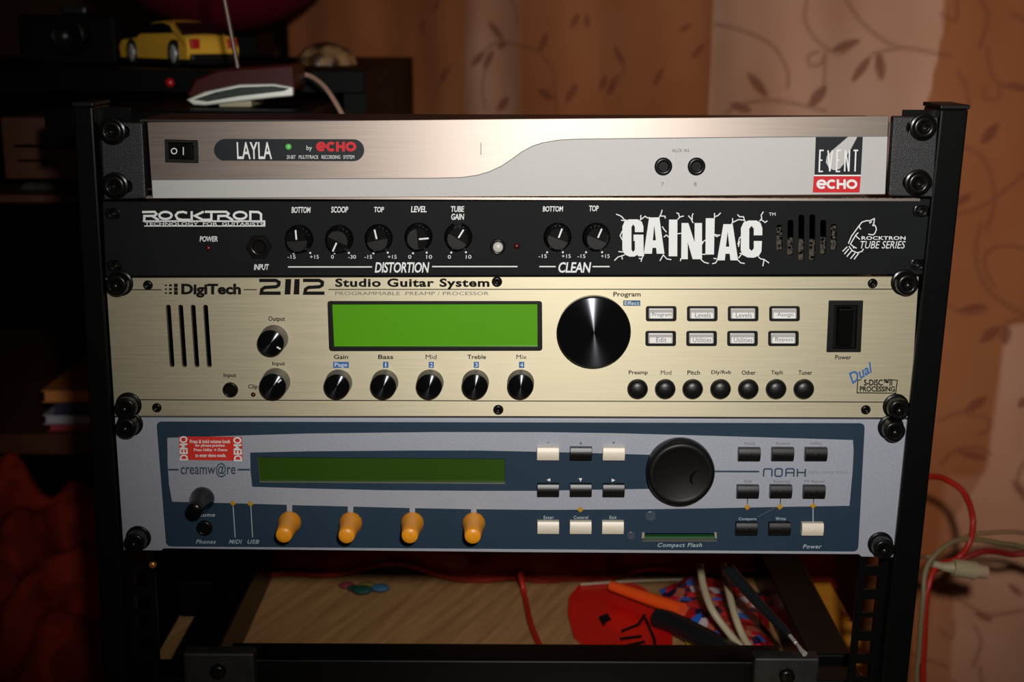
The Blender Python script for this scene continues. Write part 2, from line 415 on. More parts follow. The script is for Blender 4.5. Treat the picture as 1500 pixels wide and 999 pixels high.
SHIFT = [(0, 0), (0.93, 0.05), (-0.93, -0.05), (0.05, -0.64), (-0.4, -0.62), (0.0, 0.60), (.9, .6)]
for dsx, dzx in SHIFT:
    for a, b, wd in leaves:
        A, B = to_curtain(*a), to_curtain(*b); k = math.hypot(A[0] - B[0], A[1] - B[1]) / math.hypot(a[0] - b[0], a[1] - b[1])
        A = (A[0] + dsx, A[1] + dzx); B = (B[0] + dsx, B[1] + dzx)
        seg_paint(A, B, lambda t, k=k, wd=wd: wd * k * 0.62 * np.sin(np.pi * np.clip(t * 1.06 - 0.03, 0, 1)) ** 0.7, None, 0.003, 1.0)
    for ln in vines:
        pts = [to_curtain(*p) for p in ln]; sp = smooth_path([(p[0] + dsx, p[1] + dzx, 0) for p in pts], 6)
        for i in range(len(sp) - 1): seg_paint((sp[i].x, sp[i].y), (sp[i + 1].x, sp[i + 1].y), 0.0017, None, 0.0035, 0.75)
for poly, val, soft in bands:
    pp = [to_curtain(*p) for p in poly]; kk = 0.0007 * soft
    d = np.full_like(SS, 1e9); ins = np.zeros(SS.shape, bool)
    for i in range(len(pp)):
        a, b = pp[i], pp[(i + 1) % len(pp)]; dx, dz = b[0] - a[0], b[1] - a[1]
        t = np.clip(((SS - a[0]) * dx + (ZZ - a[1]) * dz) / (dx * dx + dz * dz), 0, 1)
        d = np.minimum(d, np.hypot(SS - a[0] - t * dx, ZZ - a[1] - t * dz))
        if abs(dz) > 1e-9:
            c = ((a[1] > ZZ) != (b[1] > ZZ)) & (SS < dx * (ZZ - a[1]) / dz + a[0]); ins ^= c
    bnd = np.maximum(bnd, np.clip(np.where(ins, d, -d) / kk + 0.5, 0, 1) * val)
per = lambda s: 0.009 * np.sin(s * 15 + 0.6) + 0.0035 * np.sin(s * 37 + 2.1 + 0.8 * np.sin(s * 9)) + 0.001 * np.sin(s * 83)
off = per(SS + 0.02 * np.sin(ZZ * 4)) + 0.0008 * np.sin(SS * 40 + ZZ * 25)
VX = CA.x + CDIR.x * SS + CN.x * off; VY = CA.y + CDIR.y * SS + CN.y * off
co = np.stack([VX, VY, ZZ], -1).reshape(-1, 3)
idx = np.arange(ns * nz_).reshape(nz_, ns)
fa = np.stack([idx[:-1, :-1], idx[:-1, 1:], idx[1:, 1:], idx[1:, :-1]], -1).reshape(-1, 4)
me = bpy.data.meshes.new('curtain'); me.vertices.add(len(co)); me.vertices.foreach_set('co', co.ravel())
me.loops.add(fa.size); me.loops.foreach_set('vertex_index', fa.ravel()); me.polygons.add(len(fa))
me.polygons.foreach_set('loop_start', np.arange(0, fa.size, 4)); me.update(calc_edges=True)
me.polygons.foreach_set('use_smooth', np.ones(len(fa), bool))
at = me.color_attributes.new('print', 'FLOAT_COLOR', 'POINT')
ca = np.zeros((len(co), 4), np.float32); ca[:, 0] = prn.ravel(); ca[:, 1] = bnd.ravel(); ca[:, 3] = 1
at.data.foreach_set('color', ca.ravel())
mt, nt, b = new_mat('leaf_printed_curtain_cloth')
an = N(nt, 'ShaderNodeAttribute'); an.attribute_name = 'print'
sx = N(nt, 'ShaderNodeSeparateColor'); nt.links.new(an.outputs['Color'], sx.inputs[0])
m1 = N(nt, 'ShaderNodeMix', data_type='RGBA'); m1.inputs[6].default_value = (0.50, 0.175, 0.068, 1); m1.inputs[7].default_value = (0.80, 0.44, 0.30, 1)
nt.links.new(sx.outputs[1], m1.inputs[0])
tc = N(nt, 'ShaderNodeTexCoord'); nz = N(nt, 'ShaderNodeTexNoise'); nz.inputs['Scale'].default_value = 7; nt.links.new(tc.outputs['Object'], nz.inputs['Vector'])
m3 = N(nt, 'ShaderNodeMix', data_type='RGBA', blend_type='MULTIPLY'); m3.inputs[0].default_value = 0.8
rp = N(nt, 'ShaderNodeValToRGB'); rp.color_ramp.elements[0].position = 0.3; rp.color_ramp.elements[0].color = (0.80, 0.60, 0.42, 1); rp.color_ramp.elements[1].position = 0.7; rp.color_ramp.elements[1].color = (1, 1, 1, 1)
nt.links.new(nz.outputs['Fac'], rp.inputs[0]); nt.links.new(m1.outputs[2], m3.inputs[6]); nt.links.new(rp.outputs[0], m3.inputs[7])
m2 = N(nt, 'ShaderNodeMix', data_type='RGBA'); m2.inputs[7].default_value = (0.24, 0.06, 0.03, 1)
mm = N(nt, 'ShaderNodeMath', operation='MULTIPLY'); mm.inputs[1].default_value = 0.74
nt.links.new(sx.outputs[0], mm.inputs[0]); nt.links.new(mm.outputs[0], m2.inputs[0]); nt.links.new(m3.outputs[2], m2.inputs[6])
nt.links.new(m2.outputs[2], b.inputs['Base Color']); b.inputs['Roughness'].default_value = 0.75; b.inputs['Specular IOR Level'].default_value = 0.2
b.inputs['Sheen Weight'].default_value = 0.1
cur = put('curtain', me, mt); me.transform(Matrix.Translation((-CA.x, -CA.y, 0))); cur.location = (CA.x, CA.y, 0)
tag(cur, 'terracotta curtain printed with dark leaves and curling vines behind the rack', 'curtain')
rod = build('curtain_rod', MB().tube([CA + Vector((0, 0, zz1 + 0.005)) - CDIR * .1, CB + Vector((0, 0, zz1 + 0.005)) + CDIR * .1], 0.012, 16), mat('rod_wood', (0.1, 0.05, 0.02), 0.4), cur)

# ============================================================ equipment rack
RX0, RX1 = -0.2415, 0.2415
rack = thing('equipment_rack', (0, 0.09, -0.13), 'black metal open frame rack holding four stacked audio units', 'rack')
ZT = P(1390, 160, -0.006).z; ZB = -0.13
def post(edges_top, edges_bot, name='post'):
    # edges are the inner / outer front edge in pixels near the top and near the bottom
    xi = (P(edges_top[0], 200, -0.006).x + P(edges_bot[0], 940, -0.006).x) / 2
    return xi
for side, (it, ib, ot, ob) in ((-1, ((138, 200), (183, 940), (109, 200), (148, 940))), (1, ((1374, 200), (1297, 940), (1415, 200), (1336, 940)))):
    y = -0.006
    a, b_ = P(*it, y), P(*ib, y); c, d_ = P(*ot, y), P(*ob, y)
    def ext(p, q, z): t = (z - p.z) / (q.z - p.z); return p.x + (q.x - p.x) * t
    x_in_t, x_in_b, x_out_t, x_out_b = ext(a, b_, ZT), ext(a, b_, ZB), ext(c, d_, ZT), ext(c, d_, ZB)
    mb = MB().prism([(x_in_t, ZT), (x_out_t, ZT), (x_out_b, ZB), (x_in_b, ZB)], y, 0.026)
    p = build('post', mb, M_POST, rack, bevel=0.0012)
    # cap on top of the post
    mb = MB().prism([(x_in_t - side * 0.0004, ZT), (x_out_t + side * .0005, ZT), (x_out_t + side * .0005, ZT + 0.0025), (x_in_t - side * 0.0004, ZT + 0.0025)], y - 0.0006, 0.027)
    build('end_cap', mb, M_KNOBM, p, bevel=0.0006)
    # inner mounting strip with square holes
    wd = 0.0185
    xi_t = x_in_t - side * wd; xi_b = x_in_b - side * wd
    out = MB().prism([(x_in_t, ZT - 0.001), (xi_t, ZT - 0.001), (xi_b, ZB + .002), (x_in_b, ZB + .002)], 0.0035, 0.0055).mesh('strip')
    cutz = []; zc = ZT - 0.012; k = 0; pat = [0.0159, 0.0159, 0.0127]
    while zc > ZB + 0.02:
        t = (zc - ZT) / (ZB - ZT); xc = (x_in_t + xi_t) / 2 * (1 - t) + (x_in_b + xi_b) / 2 * t
        cutz.append(MB().box(xc - .0047, xc + .0047, 0, .01, zc - .0047, zc + .0047).mesh('c')); zc -= pat[k % 3]; k += 1
    me_ = cut_mesh(out, cutz); me_.materials.clear(); me_.materials.append(M_POST)
    put('rail_strip', me_, None, rack, (0, 0, 0))
    # base rail running back
    ra, rb_ = (PZ(255, 955, -.095).x, PZ(318, 955, -.095).x) if side < 0 else (PZ(1165, 920, -.095).x, PZ(1228, 920, -.095).x)
    build('base_rail', MB().box(ra, rb_, 0.0535, 0.34, -0.1295, -0.095), M_POST, rack, bevel=0.0015)
    build('rail_bracket', MB().box(min(ra, x_in_b), max(rb_, x_in_b), 0.0262, 0.0533, -0.1295, -0.1), M_POST, rack, bevel=0.001)
    zb0 = -0.1295
# front cross bar and corner blocks
zc = P(750, 968, 0.03).z
build('cross_bar', MB().box(P(330, 980, 0.03).x, P(1150, 980, 0.03).x, 0.03, 0.055, zc - 0.03, zc), M_POST, rack, bevel=0.0012)
for x0, x1, py in ((268, 372, 955), (1105, 1200, 962)):
    a = P(x0, py, 0.02); b2 = P(x1, py, 0.02)
    cb = build('corner_block', MB().box(a.x, b2.x, 0.018, 0.0295, a.z - 0.034, a.z), mat('worn_black_plastic', (0.018, 0.018, 0.017), 0.4, noise=0.7, nscale=120), rack, bevel=0.0015)
    cc = Vector(((a.x + b2.x) / 2, 0.018, a.z - 0.012))
    put('bolt', MB().lathe([(0.005, 0), (0.005, 0.003), (0.003, 0.004), (0.0, 0.004)], 20).mesh('bolt'), M_SCR, cb, cc)
c_ = P(223, 828, 0.003)
put('cage_nut', MB().lathe([(0.0023, -0.002), (0.0023, 0.0), (0.0015, 0.0008), (0, 0.0008)], 14).mesh('cage_nut'), mat('brass', (0.8, 0.35, 0.1), 0.3, metal=0.8), rack, c_)['label'] = 'small brass nut'

# ============================================================ unit 1: silver audio interface
Y1 = -0.0045
u1 = thing('audio_interface', (0, 0, P(750, 289, Y1).z), 'thin silver one unit audio interface with wavy two tone face, topmost in the rack', 'audio unit', 'rack mounted audio units')
face1 = [(215.5, 179.3), (500, 177), (760, 174.5), (1040, 172.5), (1302, 170), (1296, 285), (1040, 286.5), (760, 287.5), (500, 289.5), (223, 291)]
sw1 = [(241, 204), (290, 205.5), (291, 239), (242, 238)]
plate('front_panel', face1, Y1, -0.001, M_STEEL, u1, holes=[sw1, circ(971.5, 243.5, 10, 20), circ(1020, 243.5, 10, 20)])
wav = [(222.5, 263.5), (400, 262.3), (550, 261.5), (640, 261), (676, 260), (700, 256.5), (718, 251), (735, 243), (750, 233), (765, 222), (780, 214), (795, 209), (820, 205), (845, 203.8), (870, 203.4), (1000, 202), (1195, 200.2), (1300, 199.5)]
low = wav + [(1296.5, 284), (1040, 285.5), (760, 286.5), (500, 288.5), (224, 290)]
mb = MB().prism(xz(low, Y1 - .0002), Y1 - 0.0002, Y1 + 0.001)
me_ = cut_mesh(mb.mesh('x'), [MB().prism(xz(circ(a, 243.5, 10.5, 20), Y1), Y1 - .003, Y1 + .004).mesh('h') for a in (971.5, 1020)])
me_.materials.clear(); me_.materials.append(M_GREYP); o = put('painted_lower_face', me_, None, u1); o['label'] = 'light grey painted lower face'
Y1 -= 0.0002
strokes('curved_line', [wav], 1.2, Y1, M_INKG, u1)
zt = P(760, 174.5, Y1).z; zb = P(760, 287, Y1).z
chassis(u1, -0.216, 0.216, zb + 0.002, zt - 0.0012, 0.055)
# lip under the interface
build('bottom_lip', MB().box(P(190, 293, 0).x, P(1345, 293, 0).x, -0.0035, 0.0, P(760, 291.5, 0).z, P(760, 288.2, 0).z), M_STEEL, u1)
# ears
slotL = [rquad([(152, 184), (190, 184), (190, 203), (152, 203)], 9), rquad([(154, 264), (194, 264), (194, 283), (154, 283)], 9)]
ye = -0.0065
e = plate('rack_ear', [(146, 178.5), (208, 180), (213.5, 291), (152, 293)], ye, 0.0, M_EAR, u1, holes=slotL, bevel=0.0008); e['label'] = 'dark grey textured rack ear'
slotR = [rquad([(1327, 178), (1372, 178), (1372, 196), (1327, 196)], 9), rquad([(1322, 258), (1366, 258), (1366, 277), (1322, 277)], 9)]
e = plate('rack_ear', [(1309, 170.5), (1375, 171), (1367, 289), (1302, 287)], ye, 0.0, M_EAR, u1, holes=slotR, bevel=0.0008); e['label'] = 'dark grey textured rack ear'
for px, py in ((162, 193), (166, 273), (1355, 187), (1347, 269)): rack_screw(u1, px, py, ye, h=0.004)
# switch
fr = plate('power_switch', sw1, Y1 - 0.0008, 0.006, M_KNOBM, u1, holes=[[(246, 208), (283, 209), (284, 234), (247, 233)]], bevel=0.0003)
a, b2 = P(247, 233, Y1), P(283, 209.5, Y1)
mb = MB(); xm = (a.x + b2.x) / 2 + .001
mb.prism([(a.x, 0), (b2.x, 0)] and [(a.x, a.z), (b2.x, a.z), (b2.x, b2.z), (a.x, b2.z)], Y1 + 0.0006, 0.004)
rk = build('rocker', mb, M_KNOB, fr, bevel=0.0003)
mb = MB().prism([(xm, a.z + .0003), (b2.x - .0003, a.z + .0003), (b2.x - .0003, b2.z - .0003), (xm, b2.z - .0003)], Y1 - 0.0016, Y1 + 0.002)
build('rocker', mb, M_KNOB, fr, bevel=0.0005)
ink('printed_symbol', stroke_polys([arc(255, 221.3, 4, 4, 0, 360, 20)], 1.4), Y1 + .0006, M_WHITE, fr)
ink('printed_symbol', stroke_polys([[(268.5, 215.5), (268.5, 227)]], 1.3), Y1 - 0.0017, M_WHITE, fr)
# name badge
pill = [(329, 203.5)] + [(515, 204)] + arc(517.5, 220, 16, 16, 80, -80, 12) + [(516, 236), (331, 235)] + arc(330, 219.5, 16.5, 16, 260, 100, 12)
bd = build('name_badge', MB().prism(xz(pill, Y1 - .0004), Y1 - .0004, Y1 + .0002), mat('badge_black', (0.008, 0.011, 0.014), 0.5, spec=.25), u1); YB = Y1 - .0004
txt('LAYLA', [(346.5, 208), (397.5, 208), (398.5, 233), (347.5, 233)], YB, M_WHITE, bd, bold=0.012)
txt('by', (449, 213, 457, 222), YB, M_WHITE, bd)
txt('20-BIT   MULTITRACK   RECORDING   SYSTEM', (420, 227.3, 519, 232.7), YB, M_WHITE, bd, bold=0.0)
# red echo with an outline look
def echo(x0, y0, x1, y1, wd, y, mt_, parent, nm='printed_lettering'):
    w_ = (x1 - x0) / 4.0; h = y1 - y0; cy = (y0 + y1) / 2; rx = w_ * 0.50 - wd / 2; ry = h / 2 - wd / 2; L = []
    cx = x0 + w_ * .5
    L.append(arc(cx, cy, rx, ry, 0, 318, 18)); L.append([(cx - rx, cy), (cx + rx + wd * .4, cy)])
    cx = x0 + w_ * 1.5; L.append(arc(cx, cy, rx, ry, 45, 315, 16))
    cx = x0 + w_ * 2.42; L += [[(cx - rx * .85, y0), (cx - rx * .85, y1)], [(cx + rx * .85, y0), (cx + rx * .85, y1)], [(cx - rx * .85, cy), (cx + rx * .85, cy)]]
    cx = x0 + w_ * 3.45; L.append(arc(cx, cy, rx * 1.1, ry, 0, 360, 20))
    return strokes(nm, L, wd, y, mt_, parent)
echo(463, 207.5, 522, 222, 4.2, YB, M_REDI, bd)
put('status_light', MB().lathe([(0.0018, 0), (0.0017, 0.0008), (0.0008, 0.0014), (0, 0.0015)], 14).mesh('led'), M_GRN, bd, P(422.5, 215, YB))
txt('AUX IN', (984, 218, 1009, 223), Y1, M_INKG, u1); txt('7', (968.5, 267, 972.5, 272.5), Y1, M_INKG, u1); txt('8', (1016.5, 267, 1020.5, 272.5), Y1, M_INKG, u1)
for a in (971.5, 1020): jack(u1, a, 243.5, Y1, 0.0051, 0.0029)
# corner logo plate
lg = ink('logo_plate', [[(1195, 200.5), (1264, 200.5), (1261, 256), (1193, 256)]], Y1, mat('logo_black', (0.010, 0.013, 0.016), .55, spec=.2), u1)
zz = lambda X, Y: (1170 + X / 8.325, 180 + Y / 8.325)
ink('printed_beam', [[zz(*p) for p in ((600, 170), (715, 170), (630, 330), (565, 430), (550, 500), (500, 560), (430, 578), (370, 550), (330, 480), (345, 400), (420, 325), (520, 240))]], Y1 - .0001, M_GREYP, lg)
e1 = []
for nm_, x0, x1 in (('E', 250, 305), ('V', 358, 410), ('E', 460, 515), ('N', 562, 628), ('T', 668, 725)):
    t, bb = (335, 592); k = 0.35 * 0
    sx0 = lambda X, Y: zz(X + (335 - Y) * 0.04, Y)
    if nm_ == 'E': e1 += [[sx0(x1, t), sx0(x0 + 10, t), sx0(x0 + 10, bb), sx0(x1, bb)], [sx0(x0 + 10, 455), sx0(x1 - 12, 455)]]
    if nm_ == 'V': e1 += [[sx0(x0, t), sx0((x0 + x1) / 2 + 5, bb)], [sx0((x0 + x1) / 2 + 5, bb), sx0(x1, t)]]
    if nm_ == 'N': e1 += [[sx0(x0 + 8, bb), sx0(x0 + 8, t)], [sx0(x0 + 8, t), sx0(x1 - 8, bb)], [sx0(x1 - 8, bb), sx0(x1 - 8, t)]]
    if nm_ == 'T': e1 += [[sx0(x0, t), sx0(x1, t)], [sx0((x0 + x1) / 2, t), sx0((x0 + x1) / 2, bb)]]
strokes('printed_lettering', e1, 2.1, Y1 - .0002, M_WHITE, lg)
ink('red_label', [[(1192, 258), (1261, 258), (1259, 282), (1190.5, 282)]], Y1, M_REDI, lg)
ink('white_rule', [[(1192.5, 256), (1261, 256), (1261, 258), (1192, 258)]], Y1, M_WHITE, lg)
echo(1196, 262.8, 1256, 276.8, 3.4, Y1 - .0002, M_WHITE, lg)
# wear marks
ink('scuff_mark', [[(704, 209), (705, 209), (705, 227), (704, 227)]], Y1 + .0002, M_INKG, u1)

# ============================================================ unit 2: charcoal guitar preamp
Y2 = -0.003
u2 = thing('guitar_preamp', (0, 0, P(760, 403, Y2).z), 'charcoal one unit guitar preamp with seven black knobs and white cracked lettering', 'audio unit', 'rack mounted audio units')
vent_x = [(1142, 329, 367), (1158, 322, 374), (1174, 314.5, 382), (1190, 314, 382), (1206, 322, 373), (1221.5, 328, 367)]
vents = [rquad([(x - 4.3, a), (x + 4.3, a), (x + 4.0, b_), (x - 4.6, b_)], 4) for x, a, b_ in vent_x]
rs = [rquad([(154, 305), (177, 305), (177, 321), (154, 321)], 8), rquad([(156, 381), (179, 381), (179, 397), (156, 397)], 8),
      rquad([(1337, 301), (1362, 301), (1362, 318), (1337, 318)], 8), rquad([(1333, 380), (1357, 380), (1357, 396), (1333, 396)], 8)]
plate('front_panel', [(150, 295.5), (760, 294.5), (1366, 291.5), (1353, 402), (760, 403.5), (155, 404.5)], Y2, 0.0, M_ROCK, u2,
      holes=vents + rs + [circ(380, 361, 12), circ(729.5, 361, 9)])
chassis(u2, -0.216, 0.216, P(760, 402, Y2).z, P(760, 296, Y2).z - .001, 0.20)
for k, (px, py) in enumerate(((166, 313), (169, 389.5), (1350, 309), (1345, 388))): rack_screw(u2, px, py, 0.0038, h=0.0042, r=0.0052, washer=False)
fm = MB()
for x, a, b_ in vent_x: pass
fo = build('foam_filter', MB().box(P(1135, 350, 0).x, P(1229, 350, 0).x, 0.0006, 0.006, P(1180, 390, 0).z, P(1180, 352, 0).z), M_FOAM, u2)
bm_ = MB()
for x, a, b_ in vent_x:
    for k in range(14):
        q = P(x + R.uniform(-3.5, 3.5), R.uniform((a + b_) / 2, b_ - 2) if x not in (1142, 1221.5) else R.uniform(a + 3, b_ - 2), 0)
        bm_.box(q.x - .0008, q.x + .0008, -0.0012, 0.0008, q.z - .0006, q.z + .0006)
fl = build('vent_fluff', bm_, M_FOAM, fo); fl['kind'] = 'stuff'
zz = lambda X, Y: (200 + X / 7.5, 290 + Y / 7.5)
L = [[zz(62, 155), zz(200, 152), zz(220, 175), zz(200, 196), zz(85, 198), zz(85, 250)], [zz(170, 198), zz(245, 243)],
     arc(*zz(318, 192), 9.0, 5.2, 0, 360, 24), [zz(555, 165), zz(510, 152), zz(455, 160), zz(430, 190), zz(450, 228), zz(500, 240), zz(590, 240)],
     [zz(606, 145), zz(606, 243)], [zz(738, 150), zz(640, 196), zz(735, 243)], [zz(750, 152), zz(985, 152), zz(1012, 172), zz(995, 196), zz(900, 198), zz(900, 245)],
     [zz(822, 152), zz(822, 238), zz(735, 240)], [zz(985, 198), zz(1060, 243)], arc(*zz(1138, 192), 9.2, 5.2, 0, 360, 24),
     [zz(1250, 243), zz(1250, 152), zz(1340, 155), zz(1368, 178), zz(1368, 250)]]
strokes('printed_logo', L, 3.3, Y2, M_WHITE, u2)
ink('printed_logo', [[zz(70, 246), zz(1415, 246), zz(1415, 263), zz(70, 263)], [zz(85, 302), zz(1415, 302), zz(1415, 314), zz(85, 314)], [zz(1395, 262), zz(1415, 262), zz(1415, 304), zz(1395, 304)]], Y2, M_WHITE, u2)
txt('TECHNOLOGY  FOR  GUITARISTS', (212, 325.6, 386, 330.2), Y2, M_WHITE, u2, bold=0.01)
for s_, bx in (('BOTTOM', (427, 303, 455, 312)), ('SCOOP', (485, 302.5, 510, 311.5)), ('TOP', (548, 303, 562.5, 311)), ('LEVEL', (602, 302, 625, 311)), ('TUBE', (660.5, 302, 680, 310.5)), ('GAIN', (661, 313, 680, 322)),
               ('BOTTOM', (795, 302, 825, 310)), ('TOP', (863, 301, 877, 309.5)), ('POWER', (292.5, 346, 319, 354)), ('INPUT', (372, 387, 394, 395.5))):
    txt(s_, bx, Y2, M_WHITE, u2, bold=0.02, shear=0.12, sp=0.95)
for s_, x0, x1 in (('-15', 421, 433), ('+15', 454, 467), ('0', 485, 489), ('-30', 510, 521.5), ('-15', 534, 545), ('+15', 568, 581), ('0', 598, 602.5), ('10', 624.5, 633), ('0', 656, 660.5), ('10', 682.5, 690.5)):
    txt(s_, (x0, 373.5, x1, 379), Y2, M_WHITE, u2)
for s_, x0, x1 in (('-15', 789, 801), ('+15', 823, 836), ('-15', 846, 857.5), ('+15', 880.5, 893)): txt(s_, (x0, 372.5, x1, 378), Y2, M_WHITE, u2)
for bx in (421, 479, 538, 597, 655, 800, 857): pass
ink('scale_dot', [circ(x, y_, 1.5, 8) for x, y_ in ((454.5, 370.5), (511, 370.5), (568, 370), (625, 370), (682.5, 369.5), (824.5, 369.5), (882, 369.5), (430, 371), (490, 371), (547, 371), (605, 371), (661, 370), (801.5, 369.5), (858.5, 369.5))], Y2, M_WHITE, u2)
strokes('printed_rule', [[(422, 391), (545, 391)], [(633, 390.5), (758, 390.5)], [(790, 390.5), (814, 390.5)], [(868, 390.5), (893, 390.5)]], 1.8, Y2, M_WHITE, u2)
txt('DISTORTION', (549, 384, 629, 399.5), Y2, M_WHITE, u2, bold=0.02, shear=0.18, sp=0.95)
txt('CLEAN', (818, 384, 866, 399.5), Y2, M_WHITE, u2, bold=0.02, shear=0.18, sp=0.95)
# big cracked lettering
zz = lambda X, Y: (890 + X / 6, 300 + Y / 6)
def Z(*p): return [zz(a, b) for a, b in p]
polys = [Z((130, 190), (150, 145), (185, 128), (265, 128), (300, 148), (315, 190), (315, 240), (240, 240), (240, 195), (225, 172), (210, 195), (210, 395), (225, 415), (240, 395), (240, 318), (228, 318), (228, 262), (315, 262), (318, 452), (270, 452), (262, 440), (235, 455), (190, 455), (150, 435), (130, 395)),
         Z((365, 112), (455, 110), (500, 430), (432, 430), (427, 378), (395, 378), (390, 430), (318, 430)), Z((540, 130), (614, 130), (612, 452), (537, 452)),
         Z((650, 160), (710, 160), (765, 330), (765, 160), (830, 160), (830, 478), (748, 478), (705, 330), (705, 478), (647, 478)),
         Z((863, 118), (942, 118), (935, 437), (860, 437)), Z((1018, 170), (1100, 170), (1147, 488), (1080, 488), (1073, 430), (1037, 430), (1030, 488), (962, 488)),
         Z((1172, 205), (1195, 155), (1240, 138), (1310, 138), (1345, 160), (1360, 205), (1360, 268), (1285, 268), (1285, 210), (1265, 185), (1245, 210), (1245, 385), (1265, 405), (1285, 385), (1285, 318), (1357, 318), (1352, 410), (1330, 448), (1285, 465), (1230, 462), (1185, 440), (1170, 400))]
lgo = ink('printed_logo', polys, Y2, M_WHITE, u2)
ink('letter_counter', [Z((398, 312), (410, 180), (425, 312)), Z((1040, 368), (1055, 235), (1070, 368))], Y2 - .0001, M_ROCK, lgo)
cr = [Z((75, 82), (110, 95), (130, 110), (150, 135)), Z((118, 135), (150, 140), (165, 130)), Z((292, 90), (292, 125), (285, 135)), Z((292, 130), (330, 100), (350, 115), (375, 112)), Z((480, 45), (470, 80), (455, 110)), Z((465, 98), (505, 100), (508, 120)),
      Z((605, 70), (625, 78), (632, 110), (615, 130)), Z((632, 108), (670, 98)), Z((710, 95), (735, 125), (752, 160)), Z((752, 75), (742, 100), (745, 130)), Z((940, 72), (940, 118)), Z((940, 105), (970, 95), (995, 70)),
      Z((1098, 118), (1100, 150), (1090, 170)), Z((1100, 155), (1150, 130), (1200, 135), (1210, 150)), Z((1142, 85), (1160, 105), (1195, 105), (1205, 140)), Z((1370, 60), (1350, 90), (1355, 120), (1335, 145)), Z((1350, 130), (1385, 155), (1405, 140)),
      Z((130, 230), (110, 270), (130, 310)), Z((480, 190), (500, 220), (518, 240)), Z((495, 285), (515, 265), (540, 285)), Z((610, 255), (650, 250)), Z((825, 350), (845, 320), (862, 310)), Z((820, 290), (835, 345)), Z((940, 265), (960, 280), (990, 262)), Z((940, 260), (985, 270)),
      Z((1145, 350), (1160, 290), (1172, 280)), Z((1160, 320), (1150, 370)), Z((60, 490), (90, 460), (150, 440)), Z((95, 410), (140, 415)), Z((130, 480), (125, 455)), Z((275, 470), (300, 475), (320, 435)), Z((295, 500), (300, 475)), Z((460, 492), (490, 440), (520, 475), (560, 482)), Z((640, 495), (645, 470)),
      Z((820, 480), (850, 505), (890, 515)), Z((825, 435), (860, 435)), Z((920, 518), (950, 510), (965, 485)), Z((930, 470), (960, 475)), Z((1145, 485), (1170, 510), (1205, 515)), Z((1150, 470), (1180, 430), (1160, 425)), Z((1325, 455), (1345, 475), (1375, 480), (1420, 512)), Z((1375, 480), (1365, 540))]
strokes('printed_crack', cr, 1.5, Y2, M_WHITE, lgo)
txt('TM', (1126.5, 311.5, 1136, 316), Y2, M_WHITE, u2)
# cat shaped tube emblem
zz = lambda X, Y: (1120 + X / 6.52, 300 + Y / 6.52)
cat = [Z((800, 370), (830, 300), (895, 210), (930, 165), (980, 150), (1000, 155), (1020, 145), (1048, 132), (1045, 170), (1040, 185), (1060, 205), (1068, 235), (1055, 270), (1035, 288), (990, 280)), Z((905, 190), (905, 215), (920, 235)), Z((1000, 175), (1025, 160)), Z((1030, 190), (1040, 205)),
       Z((895, 265), (870, 290), (880, 305), (910, 330)), Z((870, 290), (820, 375), (850, 400), (880, 415)), Z((805, 395), (840, 440), (885, 458), (930, 445), (945, 420)), Z((845, 405), (855, 415))]
cat += [Z((790, 400), (745, 445)), Z((805, 420), (762, 470)), Z((835, 435), (785, 495)), Z((865, 460), (820, 515)), Z((900, 460), (855, 520))]
em = strokes('printed_emblem', cat, 1.5, Y2, M_WHITE, u2)
txt('ROCKTRON', (1262, 346, 1326.5, 351.3), Y2, M_WHITE, em, bold=0.02, sp=1.05)
txt('TUBE SERIES', (1260.5, 353, 1326.5, 364), Y2, M_WHITE, em, bold=0.0, shear=0.3)
# knobs
def davies(parent, px, py, ang, y, h=0.0105, r=0.0082):
    c = P(px, py, y - h * .45); c.y = y
    k = put('knob', shared('davies_knob', lambda: MB().lathe([(r, 0.0002), (r, 0.0022), (r * .93, 0.003), (r * .86, 0.0042)], 40).lathe([(r * .88, 0.0035), (r * .80, h - .0008), (r * .72, h), (0, h)], 40, flute=20, fl=0.05, smooth=False).mesh('d'), M_KNOB), None, parent, c)
    # flat facet across half of the cap
    a = math.radians(ang); d = Vector((math.sin(a), math.cos(a))); n = Vector((d.y, -d.x)); rr = r * .72; pts = []
    for i in range(13):
        t = math.pi * i / 12; q = -d * math.sin(t) * rr + n * math.cos(t) * rr; pts.append((c.x + q.x, c.z + q.y))
    build('cap_facet', MB().prism(pts, c.y - h - .0004, c.y - h + .0005), M_KNOBM, k, bevel=0)
    line3(k, 'pointer_line', c, ang, r * .12, r * .80, 0.0009, h + .0006, M_WHITE)
    return k
for px, py, an_ in ((437, 351, -3), (496, 351, 205), (554, 350, -12), (612.5, 348, 85), (671, 348, 32), (817, 348, 20), (874, 348, 22)): davies(u2, px, py, an_, Y2)
jack(u2, 380, 361, Y2, 0.0066, 0.0034, hexn=True)
c = P(729.5, 361, Y2)
bt = put('push_button', MB().lathe([(0.0045, 0), (0.0045, 0.0015), (0.0038, 0.002), (0.0034, 0.001), (0.0, 0.001)], 28).mesh('ring'), M_SCR, u2, c)
put('button_cap', MB().lathe([(0.003, 0.0), (0.003, 0.0035), (0.0025, 0.0042), (0, 0.0044)], 24).mesh('cap'), mat('grey_white_button', (0.5, 0.48, 0.45), 0.4), bt, c)
for x, y_ in ((757, 360.5), (305, 363.5)): put('indicator_light', shared('ind', lambda: MB().lathe([(0.0019, 0), (0.0016, 0.0006), (0.0006, 0.0012), (0, 0.0012)], 14).mesh('i'), M_RLED), None, u2, P(x, y_, Y2))

